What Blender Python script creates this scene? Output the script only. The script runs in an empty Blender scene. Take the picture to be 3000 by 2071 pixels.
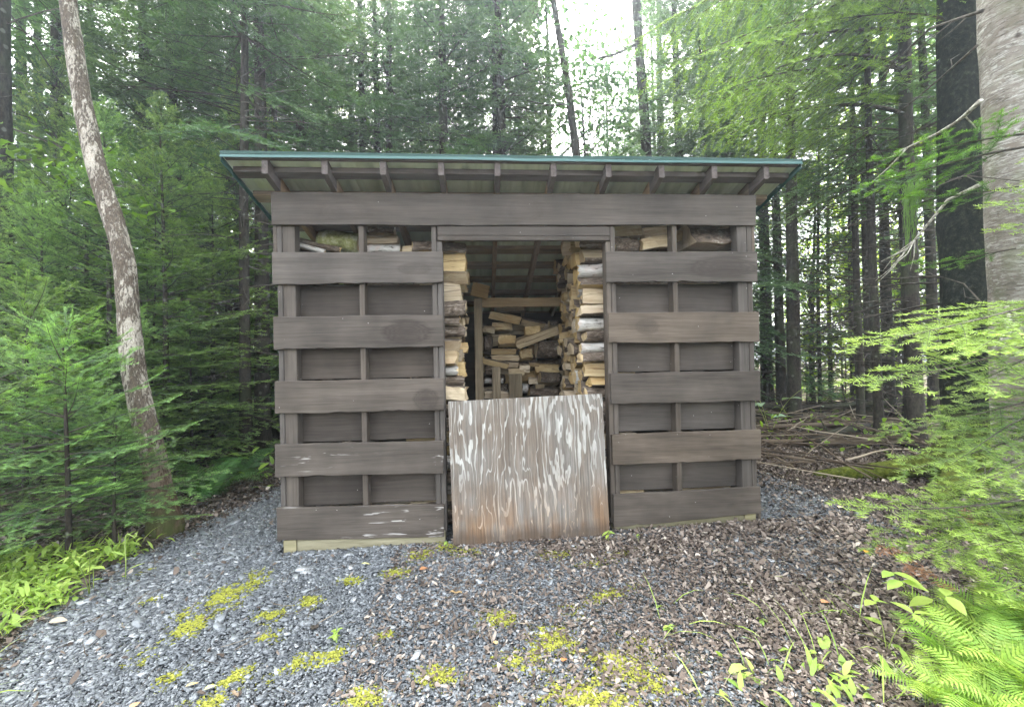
import bpy, math, random
import numpy as np
from mathutils import Vector, Matrix, Quaternion

PI = math.pi
RA = math.radians
rnd = random.Random(11)
rng = np.random.default_rng(11)
scn = bpy.context.scene
COL = scn.collection

# ------------------------------------------------------------------ camera data
CAM = np.array([1.5611, -3.1158, 1.4097])
YAW, PIT, ROL, FOC = 0.0677, 0.0072, 0.0191, 1203.5     # focal length in pixels of a 3000 px wide frame


def heading(px, depth):
    """ground position at a distance along a compass direction (px: direction as a fraction of a 2312 px wide view)"""
    k = (px * 1.2976 - 1500) / FOC
    c, s = math.cos(YAW), math.sin(YAW)
    return (CAM[0] + (k * c + s) * depth, CAM[1] + (-k * s + c) * depth)


def gz(x, y):
    """height of the ground"""
    xx = np.clip(x, -2.5, 6.0)
    h = 0.008 + 0.018 * (xx - 0.07)
    far = np.clip((np.hypot(x - 1.6, y + 0.5) - 3.6) / 5.0, 0, 1)
    h = h + far * (0.10 * np.sin(x * 0.9 + 1.0) * np.cos(y * 0.7) + 0.06 * np.sin(x * 2.3 + y * 1.7))
    return h


# ------------------------------------------------------------------ mesh helpers
def mk_mesh(name, V, F, mats, midx=None, tint=None, smooth=False):
    me = bpy.data.meshes.new(name)
    V = np.asarray(V, dtype=np.float32)
    if isinstance(F, np.ndarray):
        n, k = F.shape
        flat = F.astype(np.int32).ravel()
        starts = np.arange(n, dtype=np.int32) * k
    else:
        lens = np.array([len(f) for f in F], dtype=np.int32)
        n = len(F)
        flat = np.array([i for f in F for i in f], dtype=np.int32)
        starts = np.concatenate([[0], np.cumsum(lens)[:-1]]).astype(np.int32)
    me.vertices.add(len(V))
    me.vertices.foreach_set('co', V.ravel())
    me.loops.add(len(flat))
    me.loops.foreach_set('vertex_index', flat)
    me.polygons.add(n)
    me.polygons.foreach_set('loop_start', starts)
    for m in mats:
        me.materials.append(m)
    if midx is not None:
        me.polygons.foreach_set('material_index', np.asarray(midx, dtype=np.int32))
    if smooth is True:
        me.polygons.foreach_set('use_smooth', np.ones(n, dtype=bool))
    elif smooth is not False:
        me.polygons.foreach_set('use_smooth', np.asarray(smooth, dtype=bool))
    if tint is not None:
        a = me.attributes.new('tint', 'FLOAT', 'POINT')
        a.data.foreach_set('value', np.asarray(tint, dtype=np.float32))
    me.update(calc_edges=True)
    return me


def link(name, me, parent=None, loc=None, rot=None, scale=None, keep=False):
    o = bpy.data.objects.new(name, me)
    COL.objects.link(o)
    if loc is not None:
        o.location = loc
    if rot is not None:
        o.rotation_euler = rot
    if scale is not None:
        o.scale = (scale,) * 3 if not hasattr(scale, '__len__') else scale
    if parent is not None:
        o.parent = parent
        if keep:      # mesh written in world coordinates
            o.matrix_parent_inverse = Matrix.Translation(-Vector(parent.location))
    return o


def tag(o, label=None, cat=None, group=None, kind=None):
    if label:
        o['label'] = label
    if cat:
        o['category'] = cat
    if group:
        o['group'] = group
    if kind:
        o['kind'] = kind
    return o


def empty(name, loc, rz=0.0, scale=None):
    o = bpy.data.objects.new(name, None)
    COL.objects.link(o)
    o.location = loc
    o.rotation_euler = (0, 0, rz)
    if scale:
        o.scale = (scale,) * 3
    return o


class MB:
    def __init__(s):
        s.V, s.F, s.M, s.S, s.T = [], [], [], [], []

    def add(s, V, F, m=0, smooth=False, tint=0.0):
        b = len(s.V)
        s.V += [tuple(v) for v in V]
        s.T += [tint] * len(V) if not hasattr(tint, '__len__') else list(tint)
        for f in F:
            s.F.append(tuple(b + i for i in f))
            s.M.append(m)
            s.S.append(smooth)

    def mesh(s, name, mats, tint=False):
        return mk_mesh(name, s.V, s.F, mats, s.M, s.T if tint else None, s.S)


def frame_dirs(P):
    P = np.asarray(P, float)
    T = np.gradient(P, axis=0)
    T /= np.linalg.norm(T, axis=1)[:, None] + 1e-9
    return T


def tube(P, R, sides=8, wob=0.0, cap=True, r=None):
    """tapered tube along a path; wob roughens the outline"""
    r = r or rng
    P = np.asarray(P, float)
    T = frame_dirs(P)
    ref = np.array([0, 0, 1.0]) if abs(T[0][2]) < 0.9 else np.array([1.0, 0, 0])
    V, F = [], []
    u = np.cross(T[0], ref)
    u /= np.linalg.norm(u)
    ph = r.uniform(0, 6.28, 5)
    for i, (p, t) in enumerate(zip(P, T)):
        u = u - t * np.dot(u, t)
        u /= np.linalg.norm(u)
        w = np.cross(t, u)
        for k in range(sides):
            a = 2 * PI * k / sides
            rr = R[i]
            if wob:
                rr *= 1 + wob * (0.5 * math.sin(3 * a + ph[0] + i * 0.35) + 0.35 * math.sin(5 * a + ph[1] - i * 0.6)
                                 + 0.5 * math.sin(2 * a + ph[2] + i * 0.9)) + wob * 0.35 * r.standard_normal()
            V.append(p + rr * (math.cos(a) * u + math.sin(a) * w))
    n = len(P)
    for i in range(n - 1):
        for k in range(sides):
            k2 = (k + 1) % sides
            F.append((i * sides + k, i * sides + k2, (i + 1) * sides + k2, (i + 1) * sides + k))
    if cap:
        F.append(tuple(range(sides))[::-1])
        F.append(tuple((n - 1) * sides + k for k in range(sides)))
    return V, F


def bez(p0, p1, p2, n=8):
    t = np.linspace(0, 1, n)[:, None]
    p0, p1, p2 = map(lambda q: np.asarray(q, float), (p0, p1, p2))
    return (1 - t) ** 2 * p0 + 2 * t * (1 - t) * p1 + t * t * p2


# ------------------------------------------------------------------ materials
def new_mat(name):
    m = bpy.data.materials.new(name)
    m.use_nodes = True
    nt = m.node_tree
    for n in list(nt.nodes):
        nt.nodes.remove(n)
    return m, nt


class N:
    """tiny node builder"""

    def __init__(s, nt):
        s.nt = nt

    def __call__(s, t, **kw):
        n = s.nt.nodes.new(t)
        for k, v in kw.items():
            if k.startswith('i_'):
                n.inputs[k[2:].replace('_', ' ')].default_value = v
            else:
                setattr(n, k, v)
        return n

    def l(s, a, b):
        s.nt.links.new(a, b)

    def coords(s, kind='Object', scale=(1, 1, 1), rnd_off=False, rot=(0, 0, 0)):
        tc = s('ShaderNodeTexCoord')
        mp = s('ShaderNodeMapping')
        mp.inputs['Scale'].default_value = scale
        mp.inputs['Rotation'].default_value = rot
        s.l(tc.outputs[kind], mp.inputs['Vector'])
        if rnd_off:
            oi = s('ShaderNodeObjectInfo')
            vm = s('ShaderNodeVectorMath', operation='SCALE')
            vm.inputs[0].default_value = (37.0, 19.0, 53.0)
            s.l(oi.outputs['Random'], vm.inputs['Scale'])
            s.l(vm.outputs[0], mp.inputs['Location'])
        return mp.outputs[0]

    def noise(s, vec, scale, detail=4, rough=0.6, dist=0.0):
        n = s('ShaderNodeTexNoise')
        n.inputs['Scale'].default_value = scale
        n.inputs['Detail'].default_value = detail
        n.inputs['Roughness'].default_value = rough
        n.inputs['Distortion'].default_value = dist
        s.l(vec, n.inputs['Vector'])
        return n.outputs['Fac']

    def ramp(s, fac, stops, interp='LINEAR'):
        r = s('ShaderNodeValToRGB')
        r.color_ramp.interpolation = interp
        el = r.color_ramp.elements
        while len(el) < len(stops):
            el.new(0.5)
        for e, (p, c) in zip(el, stops):
            e.position = p
            e.color = (*c, 1) if hasattr(c, '__len__') else (c, c, c, 1)
        s.l(fac, r.inputs['Fac'])
        return r.outputs['Color']

    def mix(s, fac, a, b, blend='MIX'):
        m = s('ShaderNodeMix', data_type='RGBA', blend_type=blend)
        for q, v in ((0, fac), (6, a), (7, b)):
            if hasattr(v, 'is_output'):
                s.l(v, m.inputs[q])
            elif q == 0:
                m.inputs[0].default_value = v
            else:
                m.inputs[q].default_value = (*v, 1)
        return m.outputs[2]

    def math(s, op, a, b=0.0, clamp=False):
        m = s('ShaderNodeMath', operation=op)
        m.use_clamp = clamp
        for q, v in ((0, a), (1, b)):
            if hasattr(v, 'is_output'):
                s.l(v, m.inputs[q])
            else:
                m.inputs[q].default_value = v
        return m.outputs[0]

    def out(s, col, rough=0.8, bump=None, bstr=0.3, bdist=0.01, spec=0.3):
        p = s('ShaderNodeBsdfPrincipled')
        p.inputs['Roughness'].default_value = rough
        p.inputs['Specular IOR Level'].default_value = spec
        if hasattr(col, 'is_output'):
            s.l(col, p.inputs['Base Color'])
        else:
            p.inputs['Base Color'].default_value = (*col, 1)
        if bump is not None:
            b = s('ShaderNodeBump')
            b.inputs['Strength'].default_value = bstr
            b.inputs['Distance'].default_value = bdist
            s.l(bump, b.inputs['Height'])
            s.l(b.outputs[0], p.inputs['Normal'])
        o = s('ShaderNodeOutputMaterial')
        s.l(p.outputs[0], o.inputs[0])
        return p


def stained(name, axis, c0=(0.054, 0.043, 0.033), c1=(0.102, 0.084, 0.067), wear=0.5, off=False, scuff=0.735, spread=0.60, marks=()):
    """brown stained rough sawn lumber, grain along the axis"""
    m, nt = new_mat(name)
    g = N(nt)
    sc = [13.0, 13.0, 13.0]
    sc['xyz'.index(axis)] = 0.45
    v = g.coords(scale=sc, rnd_off=off)
    wv = g.noise(v, 1.1, 3, 0.5)
    grain = g.noise(v, 7.0, 6, 0.65, 0.6)
    rings = g('ShaderNodeTexWave', wave_type='RINGS', rings_direction='SPHERICAL')
    v2 = g.coords(scale=[q * 0.22 if q > 1 else q for q in sc], rnd_off=off)
    rings.inputs['Scale'].default_value = 3.0
    rings.inputs['Distortion'].default_value = 9.0
    rings.inputs['Detail'].default_value = 3
    rings.inputs['Detail Scale'].default_value = 1.2
    g.l(v2, rings.inputs['Vector'])
    f = g.math('ADD', g.math('MULTIPLY', grain, 0.55), g.math('MULTIPLY', wv, 0.45))
    f = g.math('ADD', f, g.math('MULTIPLY', g.math('SUBTRACT', rings.outputs['Fac'], 0.5), 0.05))
    col = g.ramp(f, [(0.33, c0), (0.60, c1)])
    vb = g.coords(scale=(1, 1, 1), rnd_off=off)
    blot = g.ramp(g.noise(vb, 2.2, 3, 0.55), [(0.38, 0.72), (0.65, 1.14)])
    col = g.mix(1.0, col, blot, 'MULTIPLY')
    oi = g('ShaderNodeObjectInfo')
    tone = g.math('ADD', g.math('MULTIPLY', oi.outputs['Random'], 0.30), 0.86)
    hsv = g('ShaderNodeHueSaturation')
    g.l(tone, hsv.inputs['Value'])
    g.l(g.math('ADD', g.math('MULTIPLY', g.math('FRACT', g.math('MULTIPLY', oi.outputs['Random'], 5.1)), 0.5), 0.75), hsv.inputs['Saturation'])
    g.l(col, hsv.inputs['Color'])
    col = hsv.outputs[0]
    # stains that particular boards carry: (x, z, half length, half height, darkness)
    for mx, mz, rx, rz, dk in marks:
        tc = g('ShaderNodeTexCoord')
        sx = g('ShaderNodeSeparateXYZ')
        g.l(tc.outputs['Object'], sx.inputs[0])
        ex = g.math('DIVIDE', g.math('SUBTRACT', sx.outputs['X'], mx), rx)
        ez = g.math('DIVIDE', g.math('SUBTRACT', sx.outputs['Z'], mz), rz)
        dd = g.math('ADD', g.math('MULTIPLY', ex, ex), g.math('MULTIPLY', ez, ez))
        dd = g.math('ADD', dd, g.math('MULTIPLY', g.math('SUBTRACT', f, 0.5), 1.6))
        ins = g.ramp(dd, [(0.72, 1.0), (1.0, 0.0)])
        rg = g.math('ADD', g.math('MULTIPLY', g.math('SINE', g.math('MULTIPLY', g.math('POWER', g.math('MAXIMUM', dd, 0.001), 0.5), 34.0)), 0.22), 0.78)
        col = g.mix(g.math('MULTIPLY', g.math('MULTIPLY', ins, dk), rg), col, (0.032, 0.024, 0.019))
    # knots: dark spots ringed by pale grain
    vk = g.coords(scale=[2.3 if q > 1 else 0.9 for q in sc], rnd_off=off)
    vor = g('ShaderNodeTexVoronoi')
    vor.inputs['Scale'].default_value = 1.0
    g.l(vk, vor.inputs['Vector'])
    kd = g.ramp(vor.outputs['Distance'], [(0.05, 1.0), (0.13, 0.0)])
    kr = g.noise(vk, 0.7, 0)
    kd = g.math('MULTIPLY', kd, g.math('GREATER_THAN', kr, 0.46))
    col = g.mix(g.math('MULTIPLY', kd, 0.55), col, (0.035, 0.024, 0.019))
    # bare pale scuffs along the grain and little white specks (nail heads, spider silk)
    ssc = [26.0, 26.0, 26.0]
    ssc['xyz'.index(axis)] = 3.0
    vs = g.coords(scale=ssc, rnd_off=off)
    scf = g.ramp(g.noise(vs, 1.0, 3, 0.7, 0.4), [(scuff, 0.0), (scuff + 0.035, 1.0)])
    scm = g.ramp(g.noise(vb, 1.35, 2), [(spread, 0.0), (spread + 0.08, 1.0)])
    col = g.mix(g.math('MULTIPLY', g.math('MULTIPLY', scf, scm), wear), col, (0.42, 0.40, 0.37))
    vsp = g('ShaderNodeTexVoronoi')
    vsp.inputs['Scale'].default_value = 15.0
    g.l(vb, vsp.inputs['Vector'])
    sp = g.math('LESS_THAN', vsp.outputs['Distance'], 0.045)
    sep = g('ShaderNodeSeparateColor')
    g.l(vsp.outputs['Color'], sep.inputs[0])
    sp = g.math('MULTIPLY', sp, g.math('GREATER_THAN', sep.outputs[0], 0.55))
    col = g.mix(g.math('MULTIPLY', sp, 0.7), col, (0.5, 0.49, 0.46))
    g.out(col, 0.78, f, 0.35, 0.004, 0.25)
    return m


def raw_wood(name, axis, c0, c1, rough=0.8, stain_y=None, bumps=0.3, cracks=False):
    m, nt = new_mat(name)
    g = N(nt)
    sc = [14.0, 14.0, 14.0]
    sc['xyz'.index(axis)] = 0.9
    v = g.coords(scale=sc, rnd_off=True)
    f = g.noise(v, 2.2, 6, 0.68, 0.8)
    col = g.ramp(f, [(0.30, c0), (0.68, c1)])
    if cracks:
        sc2 = [22.0, 22.0, 22.0]
        sc2['xyz'.index(axis)] = 1.3
        ck = g.ramp(g.noise(g.coords(scale=sc2, rnd_off=True), 1.3, 4, 0.7, 0.5), [(0.36, 1.0), (0.43, 0.0)])
        col = g.mix(g.math('MULTIPLY', ck, 0.62), col, (0.13, 0.075, 0.035))
        st = g.ramp(g.noise(g.coords(scale=(1.5, 9, 9), rnd_off=True), 1.0, 3), [(0.48, 0.0), (0.66, 1.0)])
        col = g.mix(g.math('MULTIPLY', st, 0.45), col, (0.30, 0.17, 0.08))
    oi = g('ShaderNodeObjectInfo')
    hs = g('ShaderNodeHueSaturation')
    val = g.math('ADD', g.math('MULTIPLY', oi.outputs['Random'], 0.55), 0.68)
    g.l(val, hs.inputs['Value'])
    sat = g.math('ADD', g.math('MULTIPLY', g.math('FRACT', g.math('MULTIPLY', oi.outputs['Random'], 7.3)), 0.5), 0.70)
    g.l(sat, hs.inputs['Saturation'])
    g.l(col, hs.inputs['Color'])
    col = hs.outputs[0]
    if stain_y is not None:
        tc = g('ShaderNodeTexCoord')
        sx = g('ShaderNodeSeparateXYZ')
        g.l(tc.outputs['Object'], sx.inputs[0])
        k = g.math('LESS_THAN', sx.outputs['Y'], stain_y)
        st = g.ramp(f, [(0.3, (0.055, 0.044, 0.038)), (0.65, (0.125, 0.105, 0.095))])
        col = g.mix(k, col, st)
    g.out(col, rough, f, bumps, 0.006, 0.2)
    return m


def bark_mat(name, kind):
    m, nt = new_mat(name)
    g = N(nt)
    tc = g('ShaderNodeTexCoord')
    if kind == 'flaky':          # yellow birch / hop hornbeam: pale shreds over dark brown
        v = g.coords(scale=(40, 40, 11.0), rnd_off=True)
        f = g.noise(v, 1.3, 5, 0.7, 0.7)
        v2 = g.coords(scale=(9, 9, 3.2), rnd_off=True)
        b = g.noise(v2, 1.0, 3, 0.6)
        base = g.ramp(g.noise(v, 2.7, 4, 0.7), [(0.3, (0.035, 0.027, 0.020)), (0.7, (0.17, 0.135, 0.10))])
        sx = g('ShaderNodeSeparateXYZ')
        g.l(tc.outputs['Object'], sx.inputs[0])
        up = g.ramp(sx.outputs['Z'], [(0.3, 0.0), (0.95, 1.0)])      # lower bole has lost its pale shreds
        k = g.ramp(g.math('ADD', f, g.math('MULTIPLY', g.math('SUBTRACT', b, 0.5), 0.75)), [(0.47, 0.0), (0.56, 1.0)])
        k = g.math('MULTIPLY', k, g.math('ADD', g.math('MULTIPLY', up, 0.7), 0.2))
        pale = g.ramp(g.noise(v, 5.0, 3), [(0.3, (0.24, 0.20, 0.15)), (0.7, (0.58, 0.54, 0.46))])
        col = g.mix(k, base, pale)
        red = g.math('MULTIPLY', g.math('SUBTRACT', 1.0, up), 0.55)
        col = g.mix(red, col, g.ramp(f, [(0.3, (0.05, 0.028, 0.015)), (0.7, (0.19, 0.105, 0.055))]))
        mo = g.math('MULTIPLY', g.ramp(sx.outputs['Z'], [(0.05, 1.0), (0.42, 0.0)]), g.ramp(b, [(0.40, 0.0), (0.55, 1.0)]))
        col = g.mix(g.math('MULTIPLY', mo, 0.85), col, (0.045, 0.065, 0.012))
        h = g.math('ADD', f, g.math('MULTIPLY', k, 0.5))
        g.out(col, 0.85, h, 0.8, 0.012, 0.2)
    elif kind == 'fir':          # grey, smooth, with horizontal lichen dashes and resin blisters
        v = g.coords(scale=(6.5, 6.5, 26.0), rnd_off=True)
        f = g.noise(v, 1.5, 6, 0.75, 0.9)
        vb = g.coords(scale=(6, 6, 4), rnd_off=True)
        b = g.noise(vb, 1.2, 4, 0.6)
        base = g.ramp(b, [(0.3, (0.13, 0.112, 0.09)), (0.7, (0.28, 0.25, 0.21))])
        k = g.math('MULTIPLY', g.ramp(f, [(0.49, 0.0), (0.58, 1.0)]), g.ramp(g.noise(vb, 0.9, 4, 0.65), [(0.36, 0.1), (0.60, 1.0)]))
        col = g.mix(g.math('MULTIPLY', k, 0.85), base, (0.50, 0.49, 0.44))
        bp_ = g.ramp(g.noise(g.coords(scale=(2.5, 2.5, 1.6), rnd_off=True), 1.0, 4, 0.6), [(0.55, 0.0), (0.70, 1.0)])
        col = g.mix(g.math('MULTIPLY', bp_, 0.5), col, (0.13, 0.085, 0.055))
        dk = g.ramp(g.noise(v, 2.3, 5, 0.75), [(0.38, 1.0), (0.47, 0.0)])
        col = g.mix(g.math('MULTIPLY', dk, 0.6), col, (0.05, 0.038, 0.028))
        vo = g('ShaderNodeTexVoronoi')
        vo.inputs['Scale'].default_value = 5.0
        g.l(g.coords(scale=(1.2, 1.2, 1.0), rnd_off=True), vo.inputs['Vector'])
        sp = g.ramp(vo.outputs['Distance'], [(0.07, 1.0), (0.14, 0.0)])
        col = g.mix(g.math('MULTIPLY', sp, 0.8), col, (0.035, 0.022, 0.016))
        gn = g.ramp(g.noise(vb, 0.8, 3), [(0.50, 0.0), (0.66, 1.0)])
        col = g.mix(g.math('MULTIPLY', gn, 0.4), col, (0.17, 0.19, 0.105))
        g.out(col, 0.85, g.math('ADD', f, b), 1.0, 0.022, 0.2)
    elif kind == 'dark':         # spruce scales with a few pale lichen discs
        v = g.coords(scale=(22, 22, 9), rnd_off=True)
        f = g.noise(v, 1.6, 5, 0.7)
        col = g.ramp(f, [(0.3, (0.011, 0.009, 0.007)), (0.7, (0.066, 0.055, 0.043))])
        vo = g('ShaderNodeTexVoronoi')
        vo.inputs['Scale'].default_value = 7.0
        g.l(g.coords(rnd_off=True), vo.inputs['Vector'])
        sp = g.ramp(g.math('ADD', vo.outputs['Distance'], g.math('MULTIPLY', f, 0.3)), [(0.27, 1.0), (0.33, 0.0)])
        col = g.mix(g.math('MULTIPLY', sp, 0.55), col, (0.20, 0.21, 0.17))
        gn = g.ramp(g.noise(g.coords(scale=(3, 3, 2), rnd_off=True), 1.0, 3), [(0.5, 0.0), (0.65, 1.0)])
        col = g.mix(g.math('MULTIPLY', gn, 0.5), col, (0.05, 0.062, 0.028))
        g.out(col, 0.9, f, 0.7, 0.015, 0.15)
    elif kind == 'moss':         # dark trunk under moss
        v = g.coords(scale=(14, 14, 10), rnd_off=True)
        f = g.noise(v, 2.0, 5, 0.7)
        sx = g('ShaderNodeSeparateXYZ')
        g.l(tc.outputs['Object'], sx.inputs[0])
        dk = g.ramp(f, [(0.32, (0.003, 0.004, 0.003)), (0.55, (0.016, 0.018, 0.012)), (0.72, (0.055, 0.060, 0.040))])
        ms = g.ramp(f, [(0.3, (0.030, 0.040, 0.006)), (0.7, (0.115, 0.135, 0.020))])
        k = g.ramp(sx.outputs['Z'], [(0.12, 1.0), (0.75, 0.0)])
        col = g.mix(k, dk, ms)
        g.out(col, 0.95, f, 0.9, 0.02, 0.1)
    elif kind == 'white':        # paper birch log
        v = g.coords(scale=(6, 30, 30), rnd_off=True)
        f = g.noise(v, 1.5, 4, 0.7)
        col = g.ramp(f, [(0.36, (0.06, 0.05, 0.04)), (0.44, (0.36, 0.34, 0.30)), (0.7, (0.56, 0.54, 0.50))])
        pk = g.ramp(g.noise(g.coords(rnd_off=True), 9.0, 3), [(0.5, 0.0), (0.68, 1.0)])
        col = g.mix(g.math('MULTIPLY', pk, 0.5), col, (0.45, 0.32, 0.26))
        g.out(col, 0.7, f, 0.4, 0.004, 0.25)
    elif kind == 'green':        # birch bark under green algae
        v = g.coords(scale=(5, 9, 9), rnd_off=True)
        f = g.noise(v, 1.6, 5, 0.7)
        col = g.ramp(f, [(0.32, (0.05, 0.048, 0.022)), (0.5, (0.24, 0.25, 0.10)), (0.68, (0.50, 0.50, 0.38))])
        g.out(col, 0.85, f, 0.6, 0.006, 0.2)
    elif kind == 'rough':        # log bark
        v = g.coords(scale=(9, 34, 34), rnd_off=True)
        f = g.noise(v, 1.3, 5, 0.75, 0.8)
        col = g.ramp(f, [(0.32, (0.030, 0.022, 0.016)), (0.55, (0.15, 0.115, 0.085)), (0.72, (0.40, 0.36, 0.31))])
        g.out(col, 0.9, f, 1.0, 0.012, 0.15)
    elif kind == 'limb':         # dead twigs
        v = g.coords(scale=(8, 8, 8), rnd_off=True)
        f = g.noise(v, 3.0, 3)
        col = g.ramp(f, [(0.35, (0.030, 0.024, 0.018)), (0.75, (0.12, 0.105, 0.082))])
        g.out(col, 0.9)
    elif kind == 'lichen':       # pale lichen-covered dead limb
        v = g.coords(scale=(14, 14, 14), rnd_off=True)
        f = g.noise(v, 3.0, 4)
        col = g.ramp(f, [(0.35, (0.13, 0.11, 0.08)), (0.6, (0.44, 0.43, 0.36))])
        g.out(col, 0.9, f, 0.6, 0.006)
    return m


def leaf_mat(name, dark, light, transl=0.35, rough=0.5, spec=0.35, var=0.22, tcol=None):
    """two-sided living leaf: light comes through it"""
    m, nt = new_mat(name)
    g = N(nt)
    at = g('ShaderNodeAttribute', attribute_name='tint')
    oi = g('ShaderNodeObjectInfo')
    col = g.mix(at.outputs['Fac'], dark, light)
    hs = g('ShaderNodeHueSaturation')
    g.l(g.math('ADD', g.math('MULTIPLY', oi.outputs['Random'], 2 * var), 1 - var), hs.inputs['Value'])
    g.l(g.math('ADD', g.math('MULTIPLY', g.math('FRACT', g.math('MULTIPLY', oi.outputs['Random'], 9.7)), 0.03), 0.485), hs.inputs['Hue'])
    g.l(col, hs.inputs['Color'])
    col = hs.outputs[0]
    p = g('ShaderNodeBsdfPrincipled')
    p.inputs['Roughness'].default_value = rough
    p.inputs['Specular IOR Level'].default_value = spec
    g.l(col, p.inputs['Base Color'])
    t = g('ShaderNodeBsdfTranslucent')
    tc = g.mix(1.0, col, tcol or (1.35, 1.45, 0.55), 'MULTIPLY')
    g.l(tc, t.inputs['Color'])
    mx = g('ShaderNodeMixShader')
    mx.inputs[0].default_value = transl
    g.l(p.outputs[0], mx.inputs[1])
    g.l(t.outputs[0], mx.inputs[2])
    o = g('ShaderNodeOutputMaterial')
    g.l(mx.outputs[0], o.inputs[0])
    return m


def chip_mat(name, stops, rough=0.6, spec=0.4):
    m, nt = new_mat(name)
    g = N(nt)
    at = g('ShaderNodeAttribute', attribute_name='tint')
    col = g.ramp(at.outputs['Fac'], stops)
    f = g.noise(g.coords(), 60.0, 2)
    col = g.mix(0.25, col, g.ramp(f, [(0.3, 0.3), (0.7, 1.0)]), 'MULTIPLY')
    g.out(col, rough, None, spec=spec)
    return m


M = {}
M['stain_x'] = stained('stained_board_wood', 'x', wear=0.6)
MARKS = ((0.99, 1.605, 0.20, 0.10, 0.75), (1.12, 1.10, 0.10, 0.09, 0.55), (3.46, 2.085, 0.33, 0.10, 0.62), (2.83, 1.62, 0.10, 0.07, 0.35), (1.05, 2.08, 0.14, 0.05, 0.4), (0.55, 2.52, 0.22, 0.10, 0.30), (1.9, 2.53, 0.16, 0.10, 0.28))
M['stain_x'] = stained('stained_board_wood', 'x', wear=0.6, marks=MARKS)
M['stain_worn'] = stained('scuffed_board_wood', 'x', wear=0.9, scuff=0.60, spread=0.50)
M['stain_x2'] = stained('stained_backing_wood', 'x', (0.048, 0.038, 0.030), (0.080, 0.066, 0.053), 0.25)
M['stain_z'] = stained('stained_post_wood', 'z', (0.056, 0.046, 0.037), (0.104, 0.088, 0.073), 0.3)
M['stain_y'] = stained('stained_side_wood', 'y')
M['rafter'] = raw_wood('rafter_wood', 'y', (0.16, 0.10, 0.055), (0.34, 0.235, 0.14), stain_y=0.02)
M['purlin'] = raw_wood('purlin_wood', 'x', (0.10, 0.075, 0.05), (0.26, 0.19, 0.12), stain_y=0.06)
M['frame_z'] = raw_wood('frame_post_wood', 'z', (0.13, 0.095, 0.05), (0.33, 0.25, 0.14))
M['frame_x'] = raw_wood('frame_beam_wood', 'x', (0.20, 0.13, 0.06), (0.42, 0.30, 0.16))
M['sill'] = raw_wood('treated_sill_wood', 'x', (0.14, 0.125, 0.075), (0.29, 0.265, 0.175))
M['split'] = raw_wood('split_log_wood', 'x', (0.36, 0.26, 0.135), (0.62, 0.50, 0.31), bumps=0.8, cracks=True)
M['endgrain'] = raw_wood('end_grain_wood', 'z', (0.36, 0.25, 0.12), (0.60, 0.46, 0.26), bumps=0.2)
M['b_rough'] = bark_mat('rough_log_bark', 'rough')
M['b_white'] = bark_mat('white_birch_bark', 'white')
M['b_flaky'] = bark_mat('flaking_birch_bark', 'flaky')
M['b_fir'] = bark_mat('grey_fir_bark', 'fir')
M['b_dark'] = bark_mat('dark_spruce_bark', 'dark')
M['b_moss'] = bark_mat('mossy_bark', 'moss')
M['b_green'] = bark_mat('mossy_white_bark', 'green')
M['limb'] = bark_mat('dead_limb_bark', 'limb')
M['lichen'] = bark_mat('lichen_limb_bark', 'lichen')

M['needle'] = leaf_mat('fir_needles', (0.022, 0.064, 0.030), (0.290, 0.450, 0.135), 0.36)  # pale tips are new growth; darker bases put self-shadow into the colour
M['needle_far'] = leaf_mat('spruce_needles', (0.044, 0.096, 0.052), (0.150, 0.255, 0.105), 0.38)
M['needle_hem'] = leaf_mat('hemlock_needles', (0.038, 0.095, 0.024), (0.190, 0.330, 0.050), 0.42)
M['needle_near'] = leaf_mat('bright_fir_needles', (0.070, 0.150, 0.036), (0.330, 0.490, 0.100), 0.38, var=0.08)
M['needle_brown'] = leaf_mat('dead_needles', (0.16, 0.07, 0.035), (0.30, 0.14, 0.07), 0.2)
M['leaf'] = leaf_mat('broad_leaves', (0.110, 0.200, 0.035), (0.240, 0.370, 0.055), 0.5)
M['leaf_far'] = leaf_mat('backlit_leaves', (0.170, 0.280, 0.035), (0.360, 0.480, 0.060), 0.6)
M['leaf_cool'] = leaf_mat('cool_green_leaves', (0.040, 0.095, 0.050), (0.090, 0.175, 0.085), 0.35)
M['weed'] = leaf_mat('weed_leaves', (0.200, 0.320, 0.060), (0.460, 0.580, 0.140), 0.42, var=0.05)
M['fern'] = leaf_mat('fern_fronds', (0.140, 0.265, 0.045), (0.390, 0.520, 0.100), 0.40, var=0.10)
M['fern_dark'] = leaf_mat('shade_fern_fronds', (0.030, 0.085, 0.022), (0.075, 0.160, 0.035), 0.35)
M['blueleaf'] = leaf_mat('pale_bush_leaves', (0.14, 0.24, 0.16), (0.30, 0.42, 0.27), 0.3, spec=0.5)
M['moss'] = leaf_mat('moss_tufts', (0.115, 0.125, 0.022), (0.400, 0.420, 0.085), 0.28, rough=0.8, spec=0.1)
M['dryleaf'] = chip_mat('dry_leaf_litter', [(0.0, (0.036, 0.027, 0.021)), (0.4, (0.135, 0.103, 0.080)), (0.75, (0.28, 0.232, 0.190)), (1.0, (0.52, 0.46, 0.38))], 0.7, 0.3)
M['slate'] = chip_mat('slate_chips', [(0.0, (0.050, 0.056, 0.062)), (0.45, (0.150, 0.163, 0.170)), (0.8, (0.275, 0.293, 0.300)), (1.0, (0.50, 0.51, 0.50))], 0.45, 0.5)
M['stick'] = chip_mat('sticks', [(0.0, (0.055, 0.040, 0.028)), (0.6, (0.15, 0.115, 0.08)), (1.0, (0.36, 0.30, 0.22))], 0.85, 0.15)
M['stalk'] = leaf_mat('green_stalks', (0.20, 0.27, 0.06), (0.32, 0.38, 0.12), 0.2)


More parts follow.
